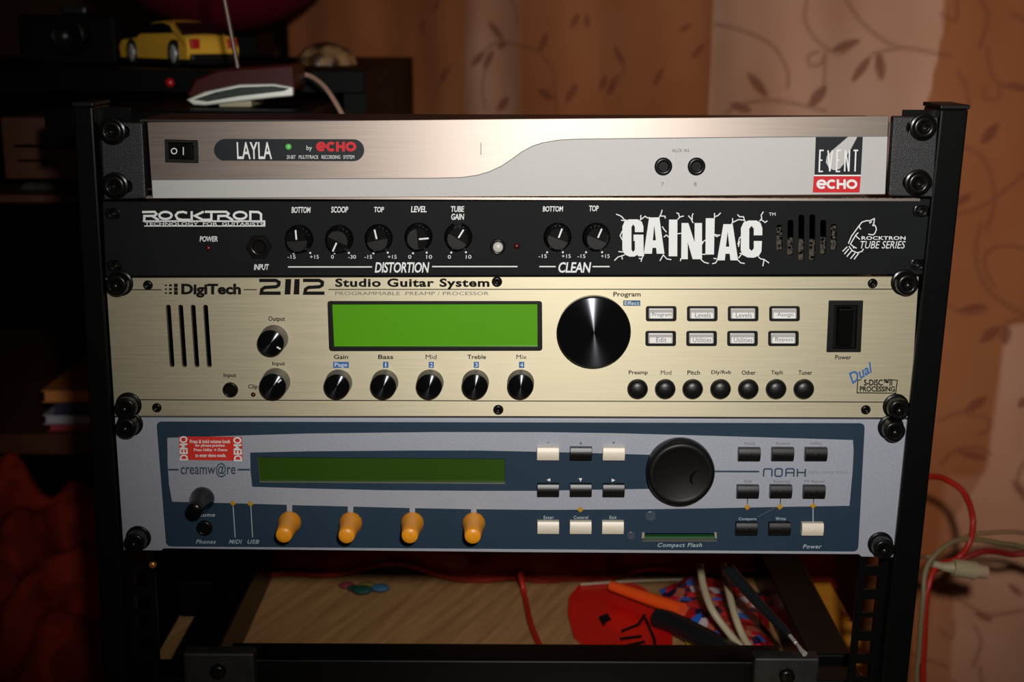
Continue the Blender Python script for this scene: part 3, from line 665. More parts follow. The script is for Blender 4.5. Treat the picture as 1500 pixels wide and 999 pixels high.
# ============================================================ unit 3: champagne effects processor
Y3 = -0.003
u3 = thing('effects_processor', (0, 0, P(760, 610, Y3).z), 'champagne gold two unit guitar effects processor with bright green display', 'audio unit', 'rack mounted audio units')
slots = [rquad([(x - 3.6, 446.5), (x + 3.6, 446.5), (x + dx + 3.6, 538), (x + dx - 3.6, 538)], 3.5) for x, dx in ((246.3, 6), (264.4, 6), (282.6, 6), (300.8, 6))]
lcdq = [(479.5, 441), (794, 441), (794.5, 514), (482, 514.5)]
bts = [(x, 459.5) for x in (968.5, 1028.7, 1088.6, 1149.2)] + [(x, 495.8) for x in (967.8, 1027.7, 1087.6, 1147.6)]
bq = [rect(x - 22.5, y_ - 11.3, x + 22.5, y_ + 11.3) for x, y_ in bts]
pw = [(1214.5, 440.5), (1264.5, 440.5), (1261, 516), (1211, 516)]
plate('front_panel', [(155, 407.5), (760, 406), (1346, 405.5), (1333, 612), (760, 610), (168, 609.5)], Y3, 0.0, M_GOLD, u3,
      holes=slots + [rquad(lcdq, 5)] + [rquad(q, 4) for q in bq] + [pw, circ(338, 570.5, 8.5, 20)])
chassis(u3, -0.216, 0.216, P(760, 608, Y3).z, P(760, 408, Y3).z - .001, 0.24)
# rule lines
strokes('printed_rule', [[(189, 424.5), (237, 424.5)], [(357, 424.3), (376, 424.3)], [(481, 424), (900, 423.7), (1309, 423.5)], [(202, 585.6), (500, 586.5), (800, 587.5), (1297, 589)]], 1.3, Y3, M_INK, u3)
dots = []
for j, s_ in ((0, 3.0), (1, 4.2), (2, 5.4)):
    for i in range(3):
        cx = 243 + j * 6.7 + (0 if j < 2 else 1.2); cy = 418 + i * 5.6
        dots.append(rect(cx - s_ / 2, cy - s_ / 2 * (.75 if j < 2 else .95), cx + s_ / 2, cy + s_ / 2 * (.75 if j < 2 else .95)))
ink('printed_logo', dots, Y3, M_INK, u3)
txt('DigiTech', (265.5, 415.5, 353, 436), Y3, M_INK, u3, bold=0.045)
zz = lambda X, Y: (130 + X / 4.054, 390 + Y / 4.054)
L = [Z((1012, 84), (1110, 84), (1130, 95), (1128, 112), (1112, 122), (1045, 126), (1028, 138), (1024, 160), (1140, 160)), Z((1272, 84), (1368, 84), (1388, 95), (1386, 112), (1370, 122), (1304, 126), (1287, 138), (1283, 160), (1400, 160))]
strokes('printed_logo', L, 5.0, Y3, M_INK, u3)
ink('printed_logo', [Z((1168, 76), (1203, 76), (1197, 168), (1163, 168)), Z((1222, 76), (1253, 76), (1250, 168), (1216, 168))], Y3, M_INK, u3)
txt('Studio Guitar System', (491, 407.8, 717, 424), Y3, M_INK, u3, bold=0.034, sp=1.1)
txt('PROGRAMMABLE  PREAMP / PROCESSOR', (491, 427.2, 716, 432.3), Y3, M_INKG, u3)
for s_, bx in (('Output', (393, 463.5, 417.5, 472)), ('Input', (399, 529.5, 417.5, 537)), ('Input', (327.5, 546.5, 346, 554)), ('Clip', (363.5, 563, 377.5, 571)), ('Gain', (489, 519.5, 510, 526)), ('Bass', (554, 519.5, 576, 526)),
               ('Mid', (623.5, 519.5, 639.5, 526)), ('Treble', (684.5, 519.5, 712, 526)), ('Mix', (756.5, 519.5, 771.5, 526)), ('Program', (898.5, 427.5, 938.5, 436.5)), ('Preamp', (921, 542.5, 949, 550)), ('Mod', (968, 542.5, 983.5, 549)),
               ('Pitch', (1007, 542.5, 1025.5, 549)), ('Dly/Rvb', (1042, 542.5, 1071, 549.5)), ('Other', (1086.5, 542.5, 1107, 549)), ('TapIt', (1129.5, 542.5, 1147, 550)), ('Tuner', (1169.5, 542.5, 1190, 549)), ('Power', (1223.5, 520, 1247, 526.5))):
    txt(s_, bx, Y3, M_INK, u3, bold=0.016)
for s_, x0, x1, tx0, tx1 in (('Page', 488, 511, 490.5, 508.5), ('1', 561, 569, 564.3, 565.7), ('2', 628, 635.5, 629.8, 633.8), ('3', 694, 701.5, 695.8, 699.8), ('4', 760.3, 768, 762, 766.3)):
    b_ = ink('blue_tab', [rect(x0, 530, x1, 539)], Y3, M_BLUI, u3)
    txt(s_, (tx0, 531.5, tx1, 537.5 if s_ != 'Page' else 538.6), Y3, M_WHITE, b_)
b_ = ink('blue_tab', [rect(913, 440, 938, 448)], Y3, mat('teal_blue_ink', (0.02, 0.1, 0.2), .5), u3); txt('Effect', (915, 441.2, 936.5, 446.8), Y3, M_WHITE, b_)
# display
dsp = plate('display', rquad(lcdq, 4.5), Y3 - 0.0004, 0.004, M_KNOBM, u3, holes=[[(486, 445.5), (787.5, 445), (787.8, 508.5), (489, 508.5)]])
build('lcd_screen', MB().prism(xz([(484, 443.5), (790, 443), (790, 511), (486, 511)], -0.0012), -0.0012, 0.002), M_LCD, dsp)
# knobs
def cap_knob(parent, px, py, y, h, r, ang, mark=True):
    c = P(px, py, y - h); c.y = y
    k = put('knob', shared('cap_knob%.4f' % r, lambda: MB().lathe([((1.08 if r < .015 else 1.0) * r, 0.0003), ((1.05 if r < .015 else 1.0) * r, h * .5), (r * 1.02, h - .0012), (r, h - .0006), (r * .95, h - .0002), (r * .93, h - .0006)], 48).mesh('k'), M_SKIRT if r < .015 else M_KNOB), None, parent, c)
    put('knob_cap', shared('knob_cap%.4f' % r, lambda: MB().lathe([(r * 1.0, h - .0022), (r * 1.0, h - .0004), (r * .96, h), (0.00001, h + .0001)], 64).mesh('k'), M_CAP), None, k, c)
    if mark: line3(k, 'pointer_line', c, ang, r * .55, r * .88, 0.0009, h + .0005, M_WHITE)
    return k
cap_knob(u3, 396.5, 502.5, Y3, 0.012, 0.0077, 122); cap_knob(u3, 399.5, 566.5, Y3, 0.012, 0.0078, 50)
for x in (493.2, 561.5, 628.7, 695.9, 762.8): cap_knob(u3, x, 566.5, Y3, 0.010, 0.0075, 0, mark=False)
big = cap_knob(u3, 870.3, 487.5, Y3, 0.0075, 0.0214, 0, mark=False)
big['label'] = 'large black program dial'
put('indicator_light', shared('clip', lambda: MB().lathe([(0.0015, 0), (0.0013, 0.0006), (0, 0.001)], 12).mesh('i'), M_RLED), None, u3, P(371, 578, Y3))
jack(u3, 338, 570.5, Y3, 0.0046, 0.0032)
# vents back-plate so that the slots read black, glints of the board
# keys
for (x, y_), s_ in zip(bts, ('Program', 'Levels', 'Levels', 'Assign', 'Edit', 'Utilities', 'Utilities', 'Bypass')):
    q = rect(x - 22, y_ - 11, x + 22, y_ + 11)
    kf = plate('key_frame', rquad(q, 3.5), Y3 - 0.0006, 0.003, M_KNOBM, u3, holes=[rquad(rect(x - 19, y_ - 8.4, x + 19, y_ + 8.6), 2)], bevel=0.0002)
    kc = build('keycap', MB().prism(xz(rquad(rect(x - 18.2, y_ - 7.6, x + 18.2, y_ + 8), 2), Y3 - .0014), Y3 - 0.0014, 0.003), M_CLEAR, kf, bevel=0.0006)
    ink('legend_plate', [rquad(rect(x - 16, y_ - 1.5, x + 16, y_ + 6.8), 1.5)], Y3 - 0.0014, M_CLEARL, kc)
    w_ = {'Program': 14, 'Levels': 11.5, 'Assign': 12, 'Edit': 7.5, 'Utilities': 13.5, 'Bypass': 13}[s_]
    txt(s_, (x - w_ + 1, y_ - 1.5, x + w_ + 1, y_ + 5.5), Y3 - 0.0014, M_INKG, kc)
for x in (933.8, 974.2, 1014.4, 1055.2, 1095.8, 1136.4, 1177): 
    put('round_button', shared('rb', lambda: MB().lathe([(0.0062, 0), (0.0062, 0.0012), (0.0056, 0.0028), (0.0044, 0.0038), (0.0025, 0.0044), (0.00001, 0.0046)], 32).mesh('rb'), M_RUB), None, u3, P(x, 569.5, Y3))
# power switch
sw = plate('power_switch', pw, Y3 - 0.0012, 0.004, M_KNOBM, u3, holes=[[(1222, 447), (1256.5, 447), (1254, 511), (1219.5, 511)]], bevel=0.0004)
build('rocker_well', MB().prism(xz([(1221, 446), (1257, 446), (1255, 512), (1219, 512)], -0.0005), -0.0005, 0.002), M_DARK, sw)
a_ = xz([(1229, 452), (1250.5, 452), (1249, 509), (1227, 509)], -0.006)
mb = MB(); n_ = a_
mb.add([(a_[0][0], -0.0075, a_[0][1]), (a_[1][0], -0.0075, a_[1][1]), (a_[2][0], -0.0035, a_[2][1]), (a_[3][0], -0.0035, a_[3][1]), (a_[0][0], 0, a_[0][1]), (a_[1][0], 0, a_[1][1]), (a_[2][0], 0, a_[2][1]), (a_[3][0], 0, a_[3][1])],
       [(0, 3, 2, 1), (0, 1, 5, 4), (1, 2, 6, 5), (2, 3, 7, 6), (3, 0, 4, 7), (4, 5, 6, 7)])
build('rocker', mb, M_KNOB, sw, bevel=0.0006)
# badge lower right
txt('Dual', [(1239, 549), (1275, 530), (1281, 543), (1249, 563)], Y3, M_BLUI, u3, bold=0.02, shear=0.35)
strokes('printed_frame', [[(1262, 556), (1256.5, 557), (1255.5, 575.5), (1312, 576), (1314.5, 557), (1300, 556)]], 1.4, Y3, M_INK, u3)
txt('S-DISC\u2122II', (1265.5, 555.5, 1307, 565), Y3, M_INK, u3, bold=0.03); txt('PROCESSING', (1259.5, 565.8, 1311, 573.8), Y3, M_INK, u3, bold=0.03)
for px, py in ((217, 417.5), (230, 597), (1278, 415), (1268, 600)): small_screw(u3, px, py, Y3)
for px, py in ((728, 412.5), (730, 600)): small_screw(u3, px, py, Y3, r=0.0031)
for px, py in ((169.5, 418.5), (182.5, 599), (1330.5, 417.5), (1318, 601)): rack_screw(u3, px, py, Y3)

# ============================================================ unit 4: silver and navy synthesizer
Y4 = -0.003
u4 = thing('synthesizer_module', (0, 0, P(760, 809, Y4).z), 'silver and navy two unit synthesizer module with four orange knobs, lowest in the rack', 'audio unit', 'rack mounted audio units')
lq = [(377, 669.5), (740, 672), (740, 709), (380, 706.5)]
cf = [(944, 781), (1047, 781), (1049, 791), (942, 791)]
plate('front_panel', [(168, 612), (760, 613), (1329, 615), (1316, 816.5), (1262, 815.5), (1258, 812), (760, 809), (240, 803.5), (236, 806.5), (181, 806)], Y4, 0.0, M_SILV, u4, holes=[lq, cf, circ(300, 773, 8)])
chassis(u4, -0.216, 0.216, P(760, 807, Y4).z, P(760, 614, Y4).z - .001, 0.22)
G = M_BLUE
outer = rquad([(229, 617.5), (1267, 620), (1257, 808), (243.5, 800.5)], 8)
# navy field, as one outline with the silver band left open
band = [(245, 641.3), (350, 638), (450, 635), (640, 632.8), (800, 633), (900, 634.5), (1030, 638), (1150, 641.5), (1249.5, 644.5), (1250.5, 660), (1249, 690), (1244.5, 741), (1150, 742.5), (1030, 744.8), (955, 746), (800, 747), (697, 746.2)]
stubs = lambda x: [(x + 4, 746), (x + 4, 753), (x - 4, 753), (x - 4, 745)]
band = [p for p in band if p[0] > 697 or p[1] < 700] + [(698, 746), (698, 753), (690, 753), (690, 746), (608, 744.5), (608, 752), (600, 752), (600, 744.3), (517.5, 742.2), (517.5, 752), (509.5, 752), (509.5, 742), (428, 740), (428, 751), (420, 751), (420, 739.6), (350, 737.5), (252, 735), (247.5, 710), (245.5, 680)]
blob = [(366.5, 663), (450, 661.2), (600, 660), (700, 660), (787, 661.8), (860, 663.5), (960, 666.5), (960, 716), (860, 717.5), (787, 719), (700, 719), (560, 718), (450, 715.5), (369.5, 713), (367, 690)]
def area_mesh(name, outer_, hole_, y):
    a = MB().prism(xz(outer_, y), y, y + 0.0012).mesh('a'); 
    me = cut_mesh(a, [MB().prism(xz(h, y), y - .002, y + .004).mesh('h') for h in hole_]); me.materials.clear(); me.name = name; return me
YN = Y4 - 0.00015
me_ = area_mesh('navy', outer, [band, cf, circ(300, 773, 8)], YN); me_.materials.append(M_BLUE); put('printed_navy_field', me_, None, u4)['label'] = 'navy blue printed border field'
me_ = area_mesh('navy2', blob, [lq], YN); me_.materials.append(M_BLUE); put('printed_navy_field', me_, None, u4)['label'] = 'navy blue field around the display'
dp = build('display', MB().prism(xz([(375, 667), (742, 670), (742, 710), (378, 709)], -0.0008), -0.0008, 0.003), M_LCD2, u4); dp['label'] = 'dark green lcd screen'
build('display_lip', MB().prism(xz([(380, 706.8), (740, 709.3), (740, 708.2), (380, 705.7)], YN), YN, -0.001), mat('dull_lip', (.16, .17, .13), .5), dp)
strokes('printed_rule', [[(246.5, 688), (261.5, 688)], [(348, 688), (366, 688)], [(1045, 690.5), (1112, 690.8)]], 2.6, Y4, M_INKM, u4)
txt('creamw@re', (264.5, 678, 345, 699.3), Y4, M_INKM, u4, bold=0.01)
zz = lambda X, Y: (1080 + X / 8.322, 640 + Y / 8.322)
strokes('printed_logo', [Z((320, 485), (323, 405), (335, 390), (410, 390), (425, 405), (420, 485)), Z((478, 388), (530, 388), (548, 400), (545, 465), (530, 480), (475, 480), (460, 468), (462, 400), (478, 388)),
                         Z((592, 485), (595, 400), (612, 388), (680, 388), (692, 402), (688, 485)), Z((595, 437), (690, 437)), Z((735, 390), (732, 485)), Z((830, 390), (826, 485)), Z((733, 435), (828, 435))], 2.2, Y4, M_INKM, u4)
txt('DIGITAL  SYNTHESIS  MODULE', (1184.5, 690, 1241.5, 694), Y4, mat('faint_ink', (0.2, 0.18, 0.18), .6), u4)
# demo sticker
stq = [(262, 639.3), (354, 640.2), (355.5, 675), (264, 673.5)]
st = build('sticker', MB().prism(xz(stq, Y4 - .0004), Y4 - .0004, Y4), M_REDS, u4); st['label'] = 'red demo sticker with white words'; YS = Y4 - .0004
txt('DEMO', [(263.5, 674.5), (262.8, 639), (274.5, 638.5), (275.5, 674.5)], YS, M_WHITE, st, bold=0.03)
txt('DEMO', [(342.5, 675.5), (341.5, 640), (353.5, 640), (355, 675.5)], YS, M_WHITE, st, bold=0.03)
for s_, x0, x1, y0 in (('Press & hold volume knob', 278, 337, 644), ('for phrase preview.', 286, 330, 650.3), ('Press Utility \u2192 Demo', 284, 333, 656.8), ('to enter demo mode.', 286, 331, 664.3)):
    txt(s_, (x0, y0, x1, y0 + 5.3), YS, M_WHITE, st, bold=0.02)
for s_, bx, it in (('Volume', (283, 751, 315, 757), .25), ('Phones', (287, 790.5, 316, 796.5), .25), ('MIDI', (335.5, 790.5, 354.5, 796.5), .25), ('USB', (362.5, 790.5, 379.5, 796.5), .25), ('Power', (1176, 797.5, 1203.5, 803.5), .25), ('Compact Flash', (963.5, 795.3, 1028.5, 803), .25),
                   ('Enter', (796.5, 755.5, 811, 760.3), .0), ('Control', (840.5, 755.5, 861.5, 760.3), .0), ('Exit', (893, 755.5, 903, 760.3), .0), ('Compare', (1082, 758, 1108, 763), 0), ('Write', (1136, 757.5, 1151, 762), 0)):
    txt(s_, bx, YN, M_LTBL, u4, bold=0.012, shear=it, sp=1.1)
for s_, bx in (('Mode', (1090.5, 647.5, 1106, 652)), ('System', (1136.5, 647.5, 1158, 652.5)), ('Utility', (1187.5, 647.5, 1204, 652.5)), ('Edit', (1091, 703, 1102, 707.3)), ('External', (1133, 703, 1157, 707.3)), ('FX Bypass', (1178.5, 703.3, 1208, 708))):
    txt(s_, bx, Y4, M_INKG, u4, bold=0.008)
strokes('printed_line', [[(341.5, 742), (344.5, 787)], [(367.5, 742), (370, 787)], [(1191, 745), (1191, 764)]], 1.2, YN, M_LTBL, u4)
strokes('printed_line', [[(1095, 730), (1095, 738)], [(1143.5, 730), (1143, 738)], [(1192, 730), (1191.5, 738)]], 1.2, Y4, M_INK, u4)
strokes('printed_line', [[(1110, 757), (1135, 744)]], .45, YN, M_INKG, u4)
for x, y_ in ((341.3, 737.3), (367, 738), (850, 746.5), (1094.5, 743), (1142.3, 742.5), (1191, 741)):
    put('diamond_marker', shared('dia', lambda: MB().lathe([(0.0021, 0), (0.0017, .0005), (0, .0006)], 4, smooth=False).mesh('d'), M_AMB), None, u4, P(x, y_, YN))
tri = lambda cx, cy, dx, dy: [(cx - dx * 2.5 - dy * 2.5, cy - dy * 2.5 - dx * 2.5), (cx + dx * 2.8, cy + dy * 2.8), (cx - dx * 2.5 + dy * 2.5, cy - dy * 2.5 + dx * 2.5)]
ink('arrow_mark', [tri(803.5, 703, -1, 0), tri(850.3, 703, 0, 1), tri(898.5, 703.5, 1, 0)], YN - .0001, M_WHITE, u4)
ink('arrow_mark', [tri(850.7, 648.5, 0, -1), circ(899, 648.5, 1.8, 8), rect(801, 647.6, 804.5, 649)], Y4, M_INKG, u4)
# buttons with a dimple
def key(px, py, mt_, w_=0.0134, h=0.0082, th=0.0042):
    c = P(px, py, Y4 - th * .6); c.y = Y4
    def f():
        mb = MB(); n = 10; prof = []
        pts = [(-h / 2, 0), (-h / 2, th * .8)]
        for i in range(n + 1):
            t = i / n; pts.append((-h / 2 + h * t, th * (.8 + .28 * math.sin(math.pi * t))))
        pts += [(h / 2, 0)]
        vs = [(s_ * w_ / 2, -b, a) for s_ in (-1, 1) for a, b in pts]; k = len(pts)
        mb.add(vs, [list(range(k)), list(range(2 * k - 1, k - 1, -1))] + [(i, k + i, k + (i + 1) % k, (i + 1) % k) for i in range(k)])
        return mb.mesh('key', bevel=0.0003)
    k = put('push_button', shared('key' + mt_.name, f, mt_), None, u4, c)
    put('dimple', shared('dimple' + mt_.name, lambda: MB().lathe([(0.0013, th), (0.0013, th * 1.09), (0.0009, th * 1.05), (0, th * 1.05)], 14).mesh('dm'), mt_), None, k, c)
    return k
for px, py, mt_ in ((802.7, 664.5, M_CREAM), (851, 664.5, M_RUB), (899, 664.7, M_CREAM), (803, 718, M_RUB), (850.8, 718, M_RUB), (898.8, 718.3, M_RUB), (803, 772.5, M_CREAM), (850.5, 772.6, M_CREAM), (897.7, 772.7, M_CREAM),
                    (1097.5, 665.5, M_RUB), (1146.5, 665.3, M_RUB), (1195.3, 665.4, M_RUB), (1095.4, 720.2, M_RUB), (1143.8, 720, M_RUB), (1192.5, 720.5, M_RUB), (1093.5, 774.5, M_RUB), (1142, 774.5, M_RUB), (1190, 775, M_CREAM)):
    key(px, py, mt_)['label'] = 'cream push button' if mt_ is M_CREAM else 'black push button'
# orange encoder knobs
def cone_knob(bx, by, mt_, h, r0, r1, nm):
    c = P(bx, by, Y4 - 0.002); c.y = Y4
    me = shared(nm, lambda: MB().lathe([(r0, 0.0006), (r0, 0.0025), (r0 * .97, 0.004), (r0 * .86, h * .32), (r1 * 1.12, h * .68), (r1 * 1.02, h - .001), (r1 * .93, h - .0002), (r1 * .2, h - .0003), (0.00001, h - .0003)], 14 if mt_ is M_YEL else 24).mesh('c'), mt_)
    me.polygons.foreach_set('use_smooth', [True] * len(me.polygons))
    return put('knob', me, None, u4, c)
for bx, by in ((424, 766), (513.5, 767), (604, 767), (694, 767.5)): cone_knob(bx, by, M_YEL, 0.0225, 0.0072, 0.0049, 'encoder_knob')['label'] = 'orange yellow tapered knob'
cone_knob(296, 731, M_KNOB, 0.023, 0.0074, 0.0046, 'volume_knob')['label'] = 'black tapered volume knob'
jack(u4, 300, 773, YN, 0.0049, 0.003)
# jog wheel
h = 0.0115; c = P(997.8, 694.8, Y4 - h * .9); c.y = Y4
jw = put('jog_wheel', MB().lathe([(0.0203, 0.0005), (0.0206, 0.003), (0.0206, h * .75), (0.0196, h * .95), (0.018, h), (0.0165, h * .97), (0.0155, h * .93), (0.00001, h * .9)], 64).mesh('jog_wheel'), M_KNOBM, u4, c); jw['label'] = 'large black jog wheel with finger dimple'
d_ = P(1024, 702, Y4 - h)
put('finger_dimple', MB().lathe([(0.0062, h * .9), (0.0056, h * .915), (0.0050, h * .92), (0.0036, h * .912), (0.0018, h * .906), (0.00001, h * .905)], 28).mesh('fd'), M_KNOB, jw, (d_.x, Y4, d_.z))
for x, y_, r_ in ((953, 756, 0.0035), (924.5, 784.5, 0.0028)): put('adhesive_dot', MB().lathe([(r_, 0), (r_ * .95, .0004), (r_ * .8, .0007), (r_ * .6, .0005), (0, .0005)], 24).mesh('bd'), M_BUB, u4, P(x, y_, YN))['label'] = 'clear rubber dot'
cs = build('card_slot', MB().prism(xz([(943, 785), (1048, 785), (1050, 792), (942, 792)], 0.0), -0.001, 0.004), M_PCB, u4); cs['label'] = 'green memory card slot'
build('slot_frame', MB().prism(xz([(941, 790.5), (1050, 790.5), (1050.5, 793), (940.5, 793)], YN), YN - .0003, -0.001), mat('dull_metal', (.16, .16, .13), .4, metal=.5), cs)
build('slot_clip', MB().prism(xz([(940.5, 779.5), (944, 779.5), (944, 787), (940, 789)], YN), YN - .0004, -0.001), M_TIN, cs)
build('slot_clip', MB().prism(xz([(1046, 779.5), (1049.5, 779.5), (1050, 789), (1047.5, 788)], YN), YN - .0004, -0.001), M_TIN, cs)
for px, py in ((183.5, 628), (196, 797), (1311.5, 633), (1296, 806)): rack_screw(u4, px, py, Y4, h=0.0105)

exec_marker = None
# ============================================================ below the rack
ZT0 = -0.1305
m_wood = None
mt, nt, b = new_mat('oak_laminate')
tc = N(nt, 'ShaderNodeTexCoord'); mp = N(nt, 'ShaderNodeMapping'); mp.inputs['Scale'].default_value = (90, 6, 1); m0 = N(nt, 'ShaderNodeMapping'); m0.inputs['Rotation'].default_value = (0, 0, math.radians(24))
nt.links.new(tc.outputs['Object'], m0.inputs[0]); nt.links.new(m0.outputs[0], mp.inputs[0]); nz = N(nt, 'ShaderNodeTexNoise'); nz.inputs['Scale'].default_value = 1.6; nz.inputs['Detail'].default_value = 6; nt.links.new(mp.outputs[0], nz.inputs['Vector'])
rp = N(nt, 'ShaderNodeValToRGB'); rp.color_ramp.elements[0].position = .3; rp.color_ramp.elements[0].color = (0.30, 0.15, 0.055, 1); rp.color_ramp.elements[1].position = .75; rp.color_ramp.elements[1].color = (0.52, 0.29, 0.12, 1)
nt.links.new(nz.outputs['Fac'], rp.inputs[0]); nt.links.new(rp.outputs[0], b.inputs['Base Color']); b.inputs['Roughness'].default_value = 0.45
M_OAK = mt
def on(px, py, dz=0.0): return PZ(px, py, ZT0 + dz)
yb = on(600, 855).y
tb = thing('side_table', (0, 0.05, -1.05), 'light oak laminate table carrying the black rack', 'table')
build('tabletop', MB().box(-0.263, 0.263, -0.25, yb + 0.17, ZT0 - 0.022, ZT0 - 0.0003), M_OAK, tb, bevel=0.001)
for x in (-.255, .21):
    for y in (-.22, yb + .1): build('leg', MB().box(x, x + .04, y, y + .04, -1.0499, ZT0 - 0.022), M_OAK, tb)
# dark red bedspread behind, floral
def cloth(name, x0, x1, y0, y1, zf, nx, ny, mt_, th=0.004):
    mb = MB(); vs = []; fs = []
    for j in range(ny + 1):
        for i in range(nx + 1):
            x = x0 + (x1 - x0) * i / nx; y = y0 + (y1 - y0) * j / ny; vs.append((x, y, zf(x, y)))
    for j in range(ny):
        for i in range(nx): a = j * (nx + 1) + i; fs.append((a, a + 1, a + nx + 2, a + nx + 1))
    mb.add(vs, fs, True); return mb
def floral(name, c0, c1, c2, sc, t0, t1):
    mt, nt, b = new_mat(name)
    tc = N(nt, 'ShaderNodeTexCoord'); v1 = N(nt, 'ShaderNodeTexNoise'); v1.inputs['Scale'].default_value = sc; v1.inputs['Detail'].default_value = 1; v1.inputs['Distortion'].default_value = 1.2
    v2 = N(nt, 'ShaderNodeTexVoronoi'); v2.inputs['Scale'].default_value = sc * .8
    nt.links.new(tc.outputs['Object'], v1.inputs['Vector']); nt.links.new(tc.outputs['Object'], v2.inputs['Vector'])
    r = N(nt, 'ShaderNodeValToRGB'); r.color_ramp.interpolation = 'EASE'; e = r.color_ramp.elements; e[0].position = t0; e[0].color = (*c0, 1); e[1].position = t1; e[1].color = (*c1, 1)
    nt.links.new(v1.outputs['Fac'], r.inputs[0])
    mx = N(nt, 'ShaderNodeMix', data_type='RGBA'); mx.inputs[7].default_value = (*c2, 1)
    g = N(nt, 'ShaderNodeMath', operation='LESS_THAN'); g.inputs[1].default_value = 0.22; nt.links.new(v2.outputs['Distance'], g.inputs[0])
    nt.links.new(g.outputs[0], mx.inputs[0]); nt.links.new(r.outputs[0], mx.inputs[6]); nt.links.new(mx.outputs[2], b.inputs['Base Color'])
    b.inputs['Roughness'].default_value = 0.8; b.inputs['Specular IOR Level'].default_value = 0.15
    return mt
M_BED = floral('dark_red_floral_cloth', (0.16, 0.012, 0.008), (0.28, 0.022, 0.012), (0.30, 0.07, 0.008), 14, .4, .6)
def zf(x, y):
    return ZT0 + 0.008 + 0.05 * min(1, max(0, (y - yb - .005) / .07)) ** .6 + 0.008 * math.sin(x * 23 + 1) * math.sin(y * 17) + .004 * math.sin(x * 61 + y * 30) - .0
bed = build('bedspread', cloth('b', -0.26, 0.27, yb + 0.002, 0.425, zf, 90, 60, M_BED), M_BED)
tag(bed, 'dark red floral bedspread heaped behind the oak table', 'bedspread')
md = bed.modifiers.new('s', 'SOLIDIFY'); md.thickness = 0.004
build_mat = floral('orange_leaf_cloth', (0.30, 0.015, 0.01), (0.55, 0.22, 0.02), (0.30, 0.015, 0.01), 16, .36, .44)
zl = on(1205, 858)
x0 = on(1200, 862).x; x1 = x0 + .14
oc = build('folded_cloth', cloth('o', PZ(1228, 920, -.095).x + .003, 0.262, on(1240, 995).y - .05, yb + .0, lambda x, y: ZT0 + .004 + .0015 * math.sin(x * 60) * math.sin(y * 50), 20, 40, None), build_mat)
tag(oc, 'red cloth with large orange leaves at the right end of the table', 'cloth')
oc.modifiers.new('s', 'SOLIDIFY').thickness = 0.003

# things on the table
M_CRM = mat('cream_cable', (0.40, 0.33, 0.21), 0.5); M_REDC = mat('red_cable', (0.42, 0.014, 0.006), 0.45); M_BLKP = mat('black_plastic', (0.008, 0.008, 0.009), 0.4)
def cable(name, pts, r, mt_, label, n=8, grp=None):
    o = build(name, MB().tube(smooth_path(pts, 10), r, n), mt_); tag(o, label, 'cable', grp); return o
pc = [on(762, 838, .02), on(768, 870, .003), on(778, 915, .003), on(792, 950, .003), on(806, 990, .003)]
cable('red_cable', pc, 0.0024, M_REDC, 'thin red cable crossing the bare oak table top')
cable('cream_cable', [on(1026, 828, .055), on(1030, 856, .048), on(1043, 893, .038), on(1070, 930, .022), on(1100, 965, .006), on(1106, 990, .004)], 0.0028, M_CRM, 'cream cable curving down to the cross bar, left of its pair')
cable('cream_cable', [on(1060, 828, .05), on(1066, 860, .042), on(1076, 900, .032), on(1090, 935, .02), on(1112, 966, .012), on(1122, 990, .004)], 0.0028, M_CRM, 'cream cable curving down to the cross bar, right of its pair')
cable('cream_cable', [on(850, 856, .005), on(930, 851, .005), on(1010, 849, .005), on(1040, 852, .005)], 0.0012, M_CRM, 'thin cream wire lying along the back of the table')
# red disc shaped packet with black claw print
dc = [on(x, y_, .0) for x, y_ in ((848, 862), (870, 857), (900, 856), (935, 862), (962, 880), (985, 920), (985, 975), (890, 985), (862, 955), (840, 935), (832, 905), (833, 880))]
mb = MB(); k = len(dc); mb.add([(p.x, p.y, ZT0 + .0005) for p in dc] + [(p.x, p.y, ZT0 + .0035) for p in dc], [list(range(k - 1, -1, -1)), list(range(k, 2 * k))] + [(i, (i + 1) % k, k + (i + 1) % k, k + i) for i in range(k)])
dc_ = thing('red_packet', (0, yb, ZT0), 'glossy red round packet with black claw print on the oak table', 'packet')
build('packet_body', mb, mat('glossy_red', (0.62, 0.008, 0.006), 0.35, noise=.25, nscale=30), dc_)
def flat(polys, z, mt_, name, par):
    mb = MB()
    for pp in polys:
        q = [PZ(a, b, z) for a, b in pp]
        ar = sum(q[i].x * q[(i + 1) % len(q)].y - q[(i + 1) % len(q)].x * q[i].y for i in range(len(q)))
        if ar < 0: q = q[::-1]
        mb.add([tuple(v) for v in q], [list(range(len(q)))])
    return build(name, mb, mt_, par)
flat(stroke_polys([[(910, 925), (935, 915), (945, 900)], [(908, 936), (940, 932)], [(908, 948), (945, 940)], [(912, 960), (950, 950)], [(945, 905), (958, 935), (962, 965)]], 4.5), ZT0 + .0038, M_INK, 'printed_claw', dc_)
flat([[(877, 903), (890, 898), (896, 908), (888, 912), (884, 918), (878, 908)]], ZT0 + .0038, M_INK, 'printed_eye', dc_)
flat([circ(911, 911, 24, 20, 16)], ZT0 + .0037, mat('brighter_red', (.75, .008, .006), .3), 'printed_disc', dc_)
